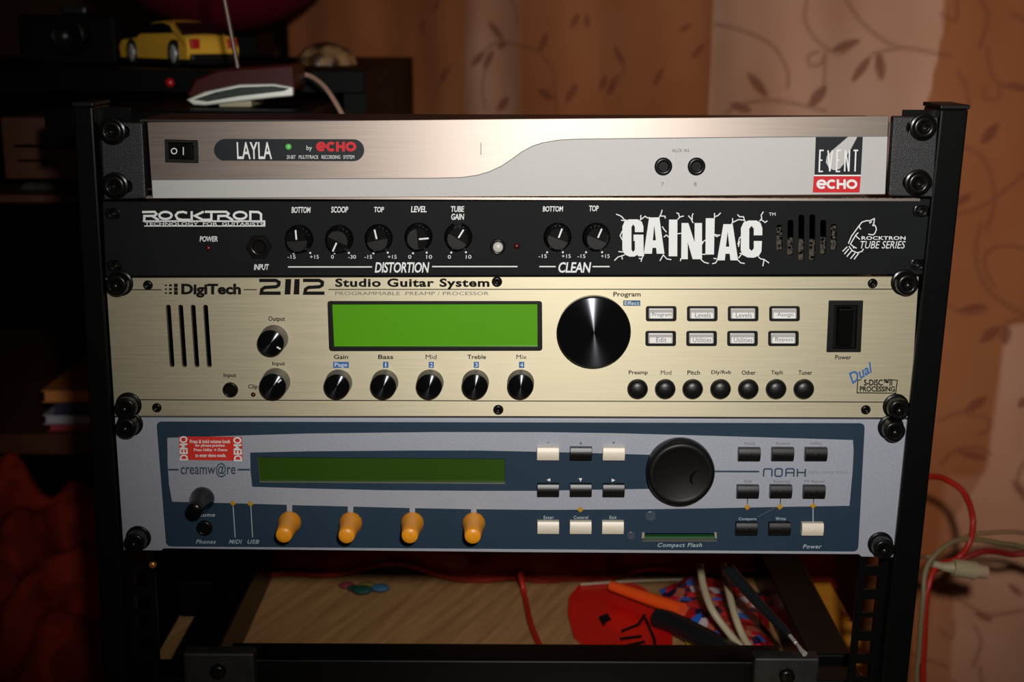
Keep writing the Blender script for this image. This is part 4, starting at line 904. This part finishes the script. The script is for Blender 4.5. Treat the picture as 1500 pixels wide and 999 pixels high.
# orange flat handle + black handle (screwdriver like tool)
tl = thing('screwdriver', on(950, 890), 'orange and black handled tool lying diagonally over the packets', 'tool')
build('orange_shaft', MB().tube([on(896, 858, .014), on(1000, 894, .017)], 0.0042, 12, 0.0058), mat('orange_plastic', (0.85, 0.085, 0.01), 0.4), tl)
build('black_grip', MB().tube(smooth_path([on(962, 905, .012), on(985, 912, .013), on(1030, 935, .013), on(1090, 968, .012), on(1120, 985, .011)], 6), 0.0075, 14, 0.009), M_BLKP, tl)
build('metal_ring', MB().tube([on(957, 906, .012), on(963, 905.5, .012)], 0.004, 12), M_CHR, tl)
# glossy colourful packet
mt, nt, b = new_mat('colourful_foil')
tc = N(nt, 'ShaderNodeTexCoord'); v = N(nt, 'ShaderNodeTexVoronoi'); v.inputs['Scale'].default_value = 130; nt.links.new(tc.outputs['Object'], v.inputs['Vector'])
sx = N(nt, 'ShaderNodeSeparateColor'); nt.links.new(v.outputs['Color'], sx.inputs[0]); r = N(nt, 'ShaderNodeValToRGB'); r.color_ramp.interpolation = 'CONSTANT'
cols = [(0.0, (0.35, .01, .01)), (.35, (0.45, .12, .07)), (.52, (.02, .01, .04)), (.66, (0.6, .02, .03)), (.84, (.02, .12, .5)), (.92, (.55, .45, .5))]
for i, (p_, c_) in enumerate(cols):
    e = r.color_ramp.elements[i] if i < 2 else r.color_ramp.elements.new(p_); e.position = p_; e.color = (*c_, 1)
nt.links.new(sx.outputs[0], r.inputs[0]); nt.links.new(r.outputs[0], b.inputs['Base Color']); b.inputs['Roughness'].default_value = .25
pk = [(966, 870), (1000, 853), (1080, 856), (1120, 880), (1132, 950), (1125, 975), (1085, 978), (1030, 930), (985, 905)]
dc = [on(x, y_) for x, y_ in pk]; k = len(dc); cen = sum(dc, Vector()) / k
mb = MB(); mb.add([(p.x, p.y, ZT0 + .0036) for p in dc] + [tuple(p.lerp(cen, .25) + Vector((0, 0, .010 + .003 * (i % 2)))) for i, p in enumerate(dc)] + [(cen.x, cen.y, ZT0 + .013)], [(i, (i + 1) % k, k + (i + 1) % k, k + i) for i in range(k)] + [(k + i, k + (i + 1) % k, 2 * k) for i in range(k)] + [list(range(k - 1, -1, -1))], False)
tag(build('foil_packet', mb, mt), 'crumpled red, blue and white foil packet under the cream cables', 'packet')
mb = MB()
# orange/yellow card
q = [on(x, y_) for x, y_ in ((995, 928), (1016, 920), (1085, 985), (1020, 985))]
mb.add([(p.x, p.y, ZT0 + .0036) for p in q] + [(p.x, p.y, ZT0 + .0045) for p in q], [(0, 1, 2, 3), (7, 6, 5, 4)] + [(i, 4 + i, 4 + (i + 1) % 4, (i + 1) % 4) for i in range(4)])
tag(build('paper_card', mb, mat('ochre_card', (.55, .24, .02), .5)), 'ochre paper card beside the red packet', 'card')
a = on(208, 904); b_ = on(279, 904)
pa_ = thing('dark_fill_block', ((a.x + b_.x) / 2, a.y, ZT0), 'black block added to fill the dark left end of the oak table', 'block')  # plain black block, added only to make this end of the table dark
build('fill_block_body', MB().box(-.262, PZ(255, 955, -.095).x - .001, a.y, yb - .002, ZT0, ZT0 + .03), M_CAB, pa_, bevel=.002)
# probe with silver tip
pr = thing('audio_plug', on(1120, 900), 'black cable plug with a bright silver tip pointing down right', 'plug')
build('plug_body', MB().tube(smooth_path([on(1068, 835, .075), on(1090, 860, .07), on(1120, 893, .064), on(1156, 930, .058)], 6), 0.0052, 14, 0.0026), mat('black_rubber', (.01, .012, .014), .35), pr)
build('silver_tip', MB().tube([on(1157, 931, .058), on(1162, 937, .0575), on(1166, 942, .0572)], .0013, 12).tube([on(1166, 942, .0572), on(1170, 947, .0569), on(1174, 953, .0565), on(1179, 958, .056)], .0008, 12, .0019), M_CHR, pr)
# little coloured toy at the back edge
ty = thing('plastic_toy', on(530, 865), 'tiny teal, blue and yellow plastic toy at the table back edge', 'toy')
for (x, y_, r_, c_, n_) in ((531, 864, .006, (.005, .05, .04), 'teal_body'), (557, 861, .0055, (.03, .1, .18), 'blue_knob'), (536, 858, .0055, (.15, .12, .02), 'yellow_lid'), (508, 857, .0045, (.2, .02, .04), 'pink_handle'), (518, 861, .004, (.008, .04, .025), 'green_wheel')):
    q = on(x, y_, r_)
    put(n_, MB().lathe([(r_ * .2, -r_), (r_ * .75, -r_ * .66), (r_, 0), (r_ * .75, r_ * .66), (r_ * .2, r_)], 14).mesh(n_), mat(n_, c_, .5), ty, q).scale = (1.5, 1.0, .55)

# ============================================================ cables at the right, hanging in front of the curtain
yr = 0.16
def R3(*pts): return [P(x, y_, y + (.09 if x > 1300 else 0)) for x, y_, y in pts]
cable('red_cable', R3((1356, 1500, .14), (1352, 1039, .14), (1354, 940, .14), (1358, 870, .14), (1372, 830, .15), (1402, 818, .16), (1420, 795, .16), (1425, 760, .17), (1412, 722, .17), (1385, 702, .17), (1362, 698, .16), (1330, 702, .14), (1270, 704, .12), (1166, 706, .11)), 0.0026, M_REDC, 'red cable looping beside the right rack post')
cable('cream_cable', R3((1349, 1500, .13), (1343, 1040, .13), (1346, 960, .13), (1352, 880, .13), (1358, 830, .14), (1385, 800, .15), (1415, 790, .16), (1460, 795, .17), (1520, 812, .18), (1640, 900, .18), (1680, 1500, .16)), 0.0022, mat('olive_cream_cable', (.22, .16, .08), .5), 'olive cream cable running down behind the right rack post')
cable('red_cable', R3((1368, 835, .16), (1395, 826, .165), (1440, 808, .17), (1480, 812, .18), (1530, 822, .18), (1660, 920, .19), (1690, 1500, .17)), 0.0026, mat('dark_red_cable', (.25, .01, .008), .5), 'dark red cable leaving toward the right frame edge')
cable('cream_cable', R3((1170, 770, .11), (1270, 800, .12), (1345, 815, .14), (1370, 812, .15), (1395, 795, .16), (1440, 781, .17), (1530, 790, .18), (1670, 880, .18), (1710, 1500, .18)), 0.0018, mat('tan_cable', (.3, .15, .08), .5), 'thin tan cable arching above the cream connector')
cn = thing('network_connector', P(1410, 832, .16), 'cream cable connector hanging beside the right rack post', 'connector')
build('connector_body', MB().tube(R3((1380, 830, .15), (1388, 831, .15), (1396, 831, .15)), .0035, 12, .005).tube(R3((1396, 831, .15), (1410, 833, .15), (1428, 836, .15)), .0072, 14, .0078), mat('cream_plastic', (.42, .34, .2), .4), cn)
build('strain_relief', MB().tube(R3((1366, 826, .15), (1382, 830, .15)), .003, 12, .0035), M_CRM, cn)
build('connector_tip', MB().tube(R3((1429, 836, .15), (1445, 838, .15)), .0062, 14, .0055), mat('pinkish_plastic', (.5, .33, .22), .4), cn)

# ============================================================ cabinet and things at the upper left
ZC = 0.2815
xr = P(605, 100, 0.98).x
cb = thing('cabinet', (-0.5, 0.7, -1.05), 'black cabinet with the toy car on top, left behind the rack', 'cabinet')
build('cabinet_top', MB().box(-1.0, xr, 0.43, 0.98, ZC - 0.02, ZC), M_CAB, cb, bevel=0.001)
build('side_panel', MB().box(xr - .02, xr, 0.435, 0.98, -1.05, ZC - .02), M_CAB, cb)
build('side_panel', MB().box(-1.0, -.98, 0.435, 0.98, -1.05, ZC - .02), M_CAB, cb)
build('back_panel', MB().box(-.98, xr - .02, 0.96, 0.98, -1.05, ZC - .02), M_CAB, cb)
M_SHW = mat('brown_wood_front', (0.085, 0.024, 0.009), 0.55, noise=.25, nscale=12)
# drawer fronts and open shelves seen left of the rack
def fr_box(px0, py0, px1, py1, y, nm, mt_, d=.02, par=None):
    a, b_ = P(px0, py1, y), P(px1, py0, y)
    return build(nm, MB().box(a.x, b_.x, y, y + d, a.z, b_.z), mt_, par, bevel=.001)
dr = fr_box(8, 172, 150, 262, .45, 'drawer', M_SHW, .3, cb); dr['label'] = 'brown wooden drawer front'
fr_box(20, 212, 75, 216, .447, 'drawer_groove', M_CAB, .003, dr); fr_box(24, 234, 80, 237, .447, 'drawer_groove', M_CAB, .003, dr)
fr_box(-60, 286, 200, 297, .45, 'shelf', M_SHW, .4, cb);
fr_box(-60, 338, 200, 342, .45, 'shelf', M_CAB, .4, cb)
for x in (46, 66, 98):
    c = P(x, 280, .5); zq = P(x, 286, .45).z
    tag(put('glass_jar', MB().lathe([(0.001, -.01), (0.011, -.0098), (0.012, 0.0), (0.010, .009), (0.004, .0095)], 16).mesh('jar'), mat('smoky_glass', (.05, .05, .045), .2, spec=.7), None, c + Vector((0, 0, -.002))), {46: 'small dark round jar on the shelf, farthest from the rack', 66: 'small dark round jar on the shelf, middle one', 98: 'small dark round jar on the shelf, nearest the rack post'}[x], 'jar', 'dark jars on the shelf')
zs = P(90, 632, .46).z
build('shelf', MB().box(-1.0 + .02, xr - .02, .45, .9, zs - .02, zs), M_SHW, cb)
def book(y0px, y1px, px0, c_, lab, tilt=.0, y=.46):
    a = P(px0, y1px, y); b_ = P(165, y0px, y)
    t = thing('book', ((a.x + b_.x) / 2, y, a.z), lab, 'book', 'books lying on the lower shelf')
    build('cover', MB().box(a.x, b_.x, y, y + .2, a.z, a.z + .0012).box(a.x, b_.x, y, y + .2, b_.z - .0012, b_.z), mat('cover_' + str(y0px), c_, .5), t)
    build('pages', MB().box(a.x + .002, b_.x - .002, y + .002, y + .198, a.z + .0012, b_.z - .0012), mat('pages_' + str(y0px), tuple(min(.8, k * 1.3 + .02) for k in c_), .7), t)
book(622, 632, 70, (.30, .02, .03), 'dark red book lying lowest in the shelf stack'); book(608, 622, 64, (.36, .34, .40), 'pale grey book lying in the middle of the shelf stack'); book(590, 608, 78, (.02, .015, .05), 'dark blue book lying second from top'); book(572, 590, 62, (.5, .17, .04), 'orange book lying on top of the shelf stack')
# lower black box in front of the cabinet, carrying the red device
ZR = P(350, 156, 0.27).z - .0022
build('front_shelf', MB().box(P(60, 160, .24).x, P(452, 160, .24).x, .245, .4295, ZR - .03, ZR), M_CAB, cb, bevel=.001)
# red receiver with chrome rim and whip aerial
yr_ = .30
rc = thing('radio_receiver', (P(350, 150, yr_).x, yr_, ZR), 'dark red receiver with curved chrome rim and thin metal aerial', 'radio')
bp = [(272, 143), (285, 118), (320, 104), (428, 96), (431, 128), (428, 138), (380, 142), (300, 153)]
bp = [(a, b_ - 2) for a, b_ in bp]
build('case', MB().prism(xz(bp, yr_), yr_, yr_ + .06), mat('dark_red_gloss', (.045, .003, .002), .4, spec=.3), rc, bevel=.002)
rim = [(272, 146), (300, 134), (350, 123.5), (400, 122.5), (429, 127.5), (429, 141), (400, 143.5), (350, 149), (300, 155), (283, 154)]
inn = [(283, 146), (316, 135), (352, 127.8), (400, 126), (424, 129.5), (416, 133.5), (350, 141), (303, 149)]
plate('chrome_rim', rquad([rim[0]], 0) if 0 else rim, yr_ - .008, yr_ - .0005, mat('chrome_satin', (.85, .87, .8), .42, metal=.55, spec=.9), rc, holes=[inn], bevel=.0012)
build('rim_inlay', MB().prism(xz(inn, yr_ - .003), yr_ - .003, yr_ - .0008), mat('dark_grey_inlay', (.03, .045, .04), .35), rc)
build('foot', MB().box(P(322, 155, yr_).x, P(370, 155, yr_).x, yr_ - .004, yr_ + .05, ZR + .0002, P(350, 147, yr_).z), mat('cream_foot', (.42, .38, .25), .4), rc, bevel=.001)
a = P(352, 118, yr_ + .02); b_ = P(329, 0, yr_ + .02)
build('aerial', MB().tube([a, a + (b_ - a) * 1.0, a + (b_ - a) * 2.2], .0018, 12), mat('aerial_metal', (.16, .12, .1), .4, metal=.5), rc)
cable('pink_cable', R3((426, 112, .36), (450, 110, .36), (470, 122, .35), (485, 140, .34), (503, 172, .33), (512, 200, .32), (520, 260, .31)), .0021, mat('pinkish_white_cable', (.42, .25, .19), .5), 'pale cable curving out from behind the red receiver')
# toy car
yc = .50
car = thing('toy_car', (0, 0, 0), 'yellow toy coupe with dark windows parked on the black cabinet', 'toy car')
Lc, Wc, Hc = .125, .05, .031
prof = [(-.0625, .006), (-.064, .014), (-.058, .018), (-.03, .021), (-.012, .031), (.010, .0325), (.028, .030), (.046, .0225), (.060, .021), (.063, .012), (.061, .006)]
M_CAR = mat('yellow_toy_paint', (.95, .52, .05), .3, coat=.5)
def carpos():
    p_ = P(250, 96, .42); return p_
pr_ = PZ(258, 97, ZC)  # nearest wheel
ang = math.radians(-47)
wloc = [(-.038, -.0235), (.038, -.0235), (-.038, .0235), (.038, .0235)]
pr_ = P(258, 97, .50); base = Vector((0, 0, ZC))
ca_, sa_ = math.cos(ang), math.sin(ang)
off_ = 1.1 * Vector((.038 * ca_ + .0235 * sa_, .038 * sa_ - .0235 * ca_, 0))
cpos = Vector((pr_.x, pr_.y, ZC)) - off_
car.location = cpos; car.rotation_euler = (0, 0, ang); car.scale = (1.1, 1.1, 1.38); WL[car] = cpos
def cput(name, mb, mt_, par=car, bevel=0):
    me = mb.mesh(name, (0, 0, 0), bevel)
    me.materials.append(mt_); o = bpy.data.objects.new(name, me); C.objects.link(o); o.parent = par; return o
vs = []; fs = []; ny = 7; k = len(prof)
for j in range(ny):
    t = -1 + 2 * j / (ny - 1)
    for (x, z) in prof:
        tp = 1 - .28 * max(0, (z - .02) / .012); vs.append((x * (1 - .03 * t * t), t * Wc / 2 * tp, z - (.0012 * t * t if z > .02 else 0)))
for j in range(ny - 1):
    for i in range(k): i2 = (i + 1) % k; fs.append((j * k + i, j * k + i2, (j + 1) * k + i2, (j + 1) * k + i))
mb = MB().add(vs, fs, True); mb.add([vs[i] for i in range(k)], [list(range(k - 1, -1, -1))]); mb.add([vs[(ny - 1) * k + i] for i in range(k)], [list(range(k))])
cput('car_body', mb, M_CAR)
M_GLS = mat('dark_car_glass', (.006, .006, .008), .15, spec=.6)
for s_ in (-1, 1):
    yy = lambda z: s_ * (Wc / 2 * (1 - .28 * max(0, (z - .02) / .012)) + .0004)
    pts = [(-.024, .0225), (-.010, .0295), (.010, .0305), (.024, .0285), (.034, .0235)]
    vs = [(x, yy(z), z) for x, z in pts] + [(x, yy(z) - s_ * .002, z) for x, z in pts]
    cput('side_window', MB().add(vs, [(0, 1, 2, 3, 4), (9, 8, 7, 6, 5)] + [(i, (i + 1) % 5, 5 + (i + 1) % 5, 5 + i) for i in range(5)]), M_GLS)
cput('rear_window', MB().add([(.0292, -.017, .0305), (.0292, .017, .0305), (.0462, .020, .0235), (.0462, -.020, .0235), (.0282, -.017, .0285), (.0282, .017, .0285), (.045, .02, .0215), (.045, -.02, .0215)], [(0, 1, 2, 3), (7, 6, 5, 4), (0, 4, 5, 1), (1, 5, 6, 2), (2, 6, 7, 3), (3, 7, 4, 0)]), M_GLS)
cput('windscreen', MB().add([(-.029, -.019, .0225), (-.029, .019, .0225), (-.0125, .0165, .0318), (-.0125, -.0165, .0318)], [(0, 1, 2, 3)]), M_GLS)
for s_ in (-1, 1): cput('tail_light', MB().box(.0600, .0640, s_ * .018 - .004, s_ * .018 + .004, .013, .0195), mat('tail_red', (.55, .02, .02), .3), bevel=.0005)
cput('bumper', MB().box(.058, .0645, -.022, .022, .005, .0095), M_BLKP, bevel=.0008)
cput('underbody', MB().box(-.056, .056, -.021, .021, .003, .008), M_BLKP)
for x, y in wloc:
    me_ = shared('car_tyre', lambda: MB().lathe([(.0078, -.003), (.0095, -.0025), (.0095, .0025), (.0078, .003), (.006, .0025)], 24).mesh('w'), M_BLKP)
    o = bpy.data.objects.new('wheel', me_); C.objects.link(o); o.parent = car; o.location = (x, y, .0095); o.rotation_euler = (0, 0, 0 if y < 0 else math.pi)
    h_ = bpy.data.objects.new('hubcap', shared('hubcap', lambda: MB().lathe([(.0062, .002), (.0062, .0028), (.003, .0036), (0, .0036)], 20).mesh('h'), M_CHR)); C.objects.link(h_); h_.parent = o
# dark red ball on a black stand
bc = P(318, -165, .86); rb = (P(318, 48, .86) - bc).length
stn = thing('ball', (bc.x, .86, bc.z - rb), 'large maroon exercise ball resting behind the yellow toy car', 'ball')
put('ball_body', MB().lathe([(max(1e-5, rb * math.sin(math.pi * i / 28)), -rb * math.cos(math.pi * i / 28)) for i in range(29)], 48).mesh('ball_body'), mat('maroon_rubber', (.16, .006, .022), .6, spec=.2), stn, bc)
st_ = thing('ball_stand', (bc.x, .86, ZC), 'low black ring stand under the maroon ball', 'stand')
build('ring', MB().box(bc.x - .04, bc.x + .05, .80, .92, ZC + .0002, bc.z - rb), M_CAB, st_, bevel=.004)
# seashell ornament
sc = PZ(478, 84, ZC); sc = P(478, 84, .60); sc.z = ZC
mb = MB(); vs = []; fs = []; nr, na = 8, 40
for j in range(nr + 1):
    t = j / nr * math.pi / 2
    for i in range(na):
        a = 2 * math.pi * i / na; rr = .030 * (math.cos(t) if j < nr else 0.001) * (1 + .05 * math.cos(a * 10)) ; vs.append((sc.x + rr * math.cos(a), sc.y + rr * math.sin(a), ZC + .0003 + .023 * math.sin(t) + (.003 if j == 0 else 0) * 0))
for j in range(nr):
    for i in range(na): i2 = (i + 1) % na; fs.append((j * na + i, j * na + i2, (j + 1) * na + i2, (j + 1) * na + i))
mb.add(vs, fs, True); mb.add([vs[i] for i in range(na)], [list(range(na - 1, -1, -1))])
mt, nt, b = new_mat('brown_spotted_shell'); tc = N(nt, 'ShaderNodeTexCoord'); v = N(nt, 'ShaderNodeTexNoise'); v.inputs['Scale'].default_value = 60; nt.links.new(tc.outputs['Object'], v.inputs['Vector'])
r = N(nt, 'ShaderNodeValToRGB'); r.color_ramp.elements[0].position = .4; r.color_ramp.elements[0].color = (.05, .02, .01, 1); r.color_ramp.elements[1].position = .62; r.color_ramp.elements[1].color = (.34, .19, .09, 1)
nt.links.new(v.outputs['Fac'], r.inputs[0]); nt.links.new(r.outputs[0], b.inputs['Base Color']); b.inputs['Roughness'].default_value = .4
tag(build('shell_ornament', mb, mt), 'brown ribbed dome shaped shell ornament on the black cabinet', 'ornament')
# dark stereo box with knobs at far left on cabinet
dk = thing('film_camera', (P(100, 80, .6).x, .6, ZC), 'black old camera shape standing at the far left of the cabinet', 'camera')
a = P(28, 80, .6); b_ = P(168, 22, .6)
build('camera_body', MB().box(a.x, b_.x, .6, .64, ZC + .0002, b_.z), mat('black_leatherette', (.003, .0025, .0025), .6, spec=.1, bump=.5), dk, bevel=.004)
put('lens', MB().lathe([(.019, -.001), (.019, .014), (.016, .02), (.014, .02), (.012, .012), (0.00001, .011)], 32).mesh('lens'), mat('lens_black', (.003, .004, .004), .3, spec=.3), dk, (P(108, 52, .6).x, .6, P(108, 52, .6).z))
build('viewfinder', MB().box(P(85, 20, .6).x, P(125, 20, .6).x, .603, .635, b_.z, P(85, 8, .6).z), M_BLKP, dk, bevel=.003)
c = P(249, 121, .43)
put('indicator_light', MB().lathe([(.004, .0), (.0038, .0015), (.002, .0028), (0, .003)], 16).mesh('led'), mat('red_lens', (.5, .01, .01), .3), cb, c)['label'] = 'small red indicator lamp'
# red cloth heap lower left
M_RCL = floral('crimson_cloth', (0.20, 0.016, 0.008), (0.34, 0.03, 0.012), (0.34, 0.05, 0.02), 20, .4, .6)
pa = P(-90, 1060, .10); pb = P(150, 780, .30)
mb = MB(); vs = []; fs = []; nx, ny = 60, 60
for j in range(ny + 1):
    for i in range(nx + 1):
        s_, t_ = i / nx, j / ny
        x = pa.x - .08 + (pb.x - pa.x + .08) * s_; y = .05 + .38 * t_
        z = pa.z - .115 + .20 * t_ - .05 * s_ + .012 * math.sin(x * 70 + y * 40) + .008 * math.sin(x * 130 - y * 60 + 1.5) + .006 * math.sin(y * 90)
        z -= .25 * max(0, s_ - .86) ** 1.2
        vs.append((x, y, z))
for j in range(ny):
    for i in range(nx): a = j * (nx + 1) + i; fs.append((a, a + 1, a + nx + 2, a + nx + 1))
mb.add(vs, fs, True)
rc_ = build('blanket', mb, M_RCL); rc_.modifiers.new('s', 'SOLIDIFY').thickness = .003
tag(rc_, 'crumpled crimson blanket in the lower left corner', 'blanket')
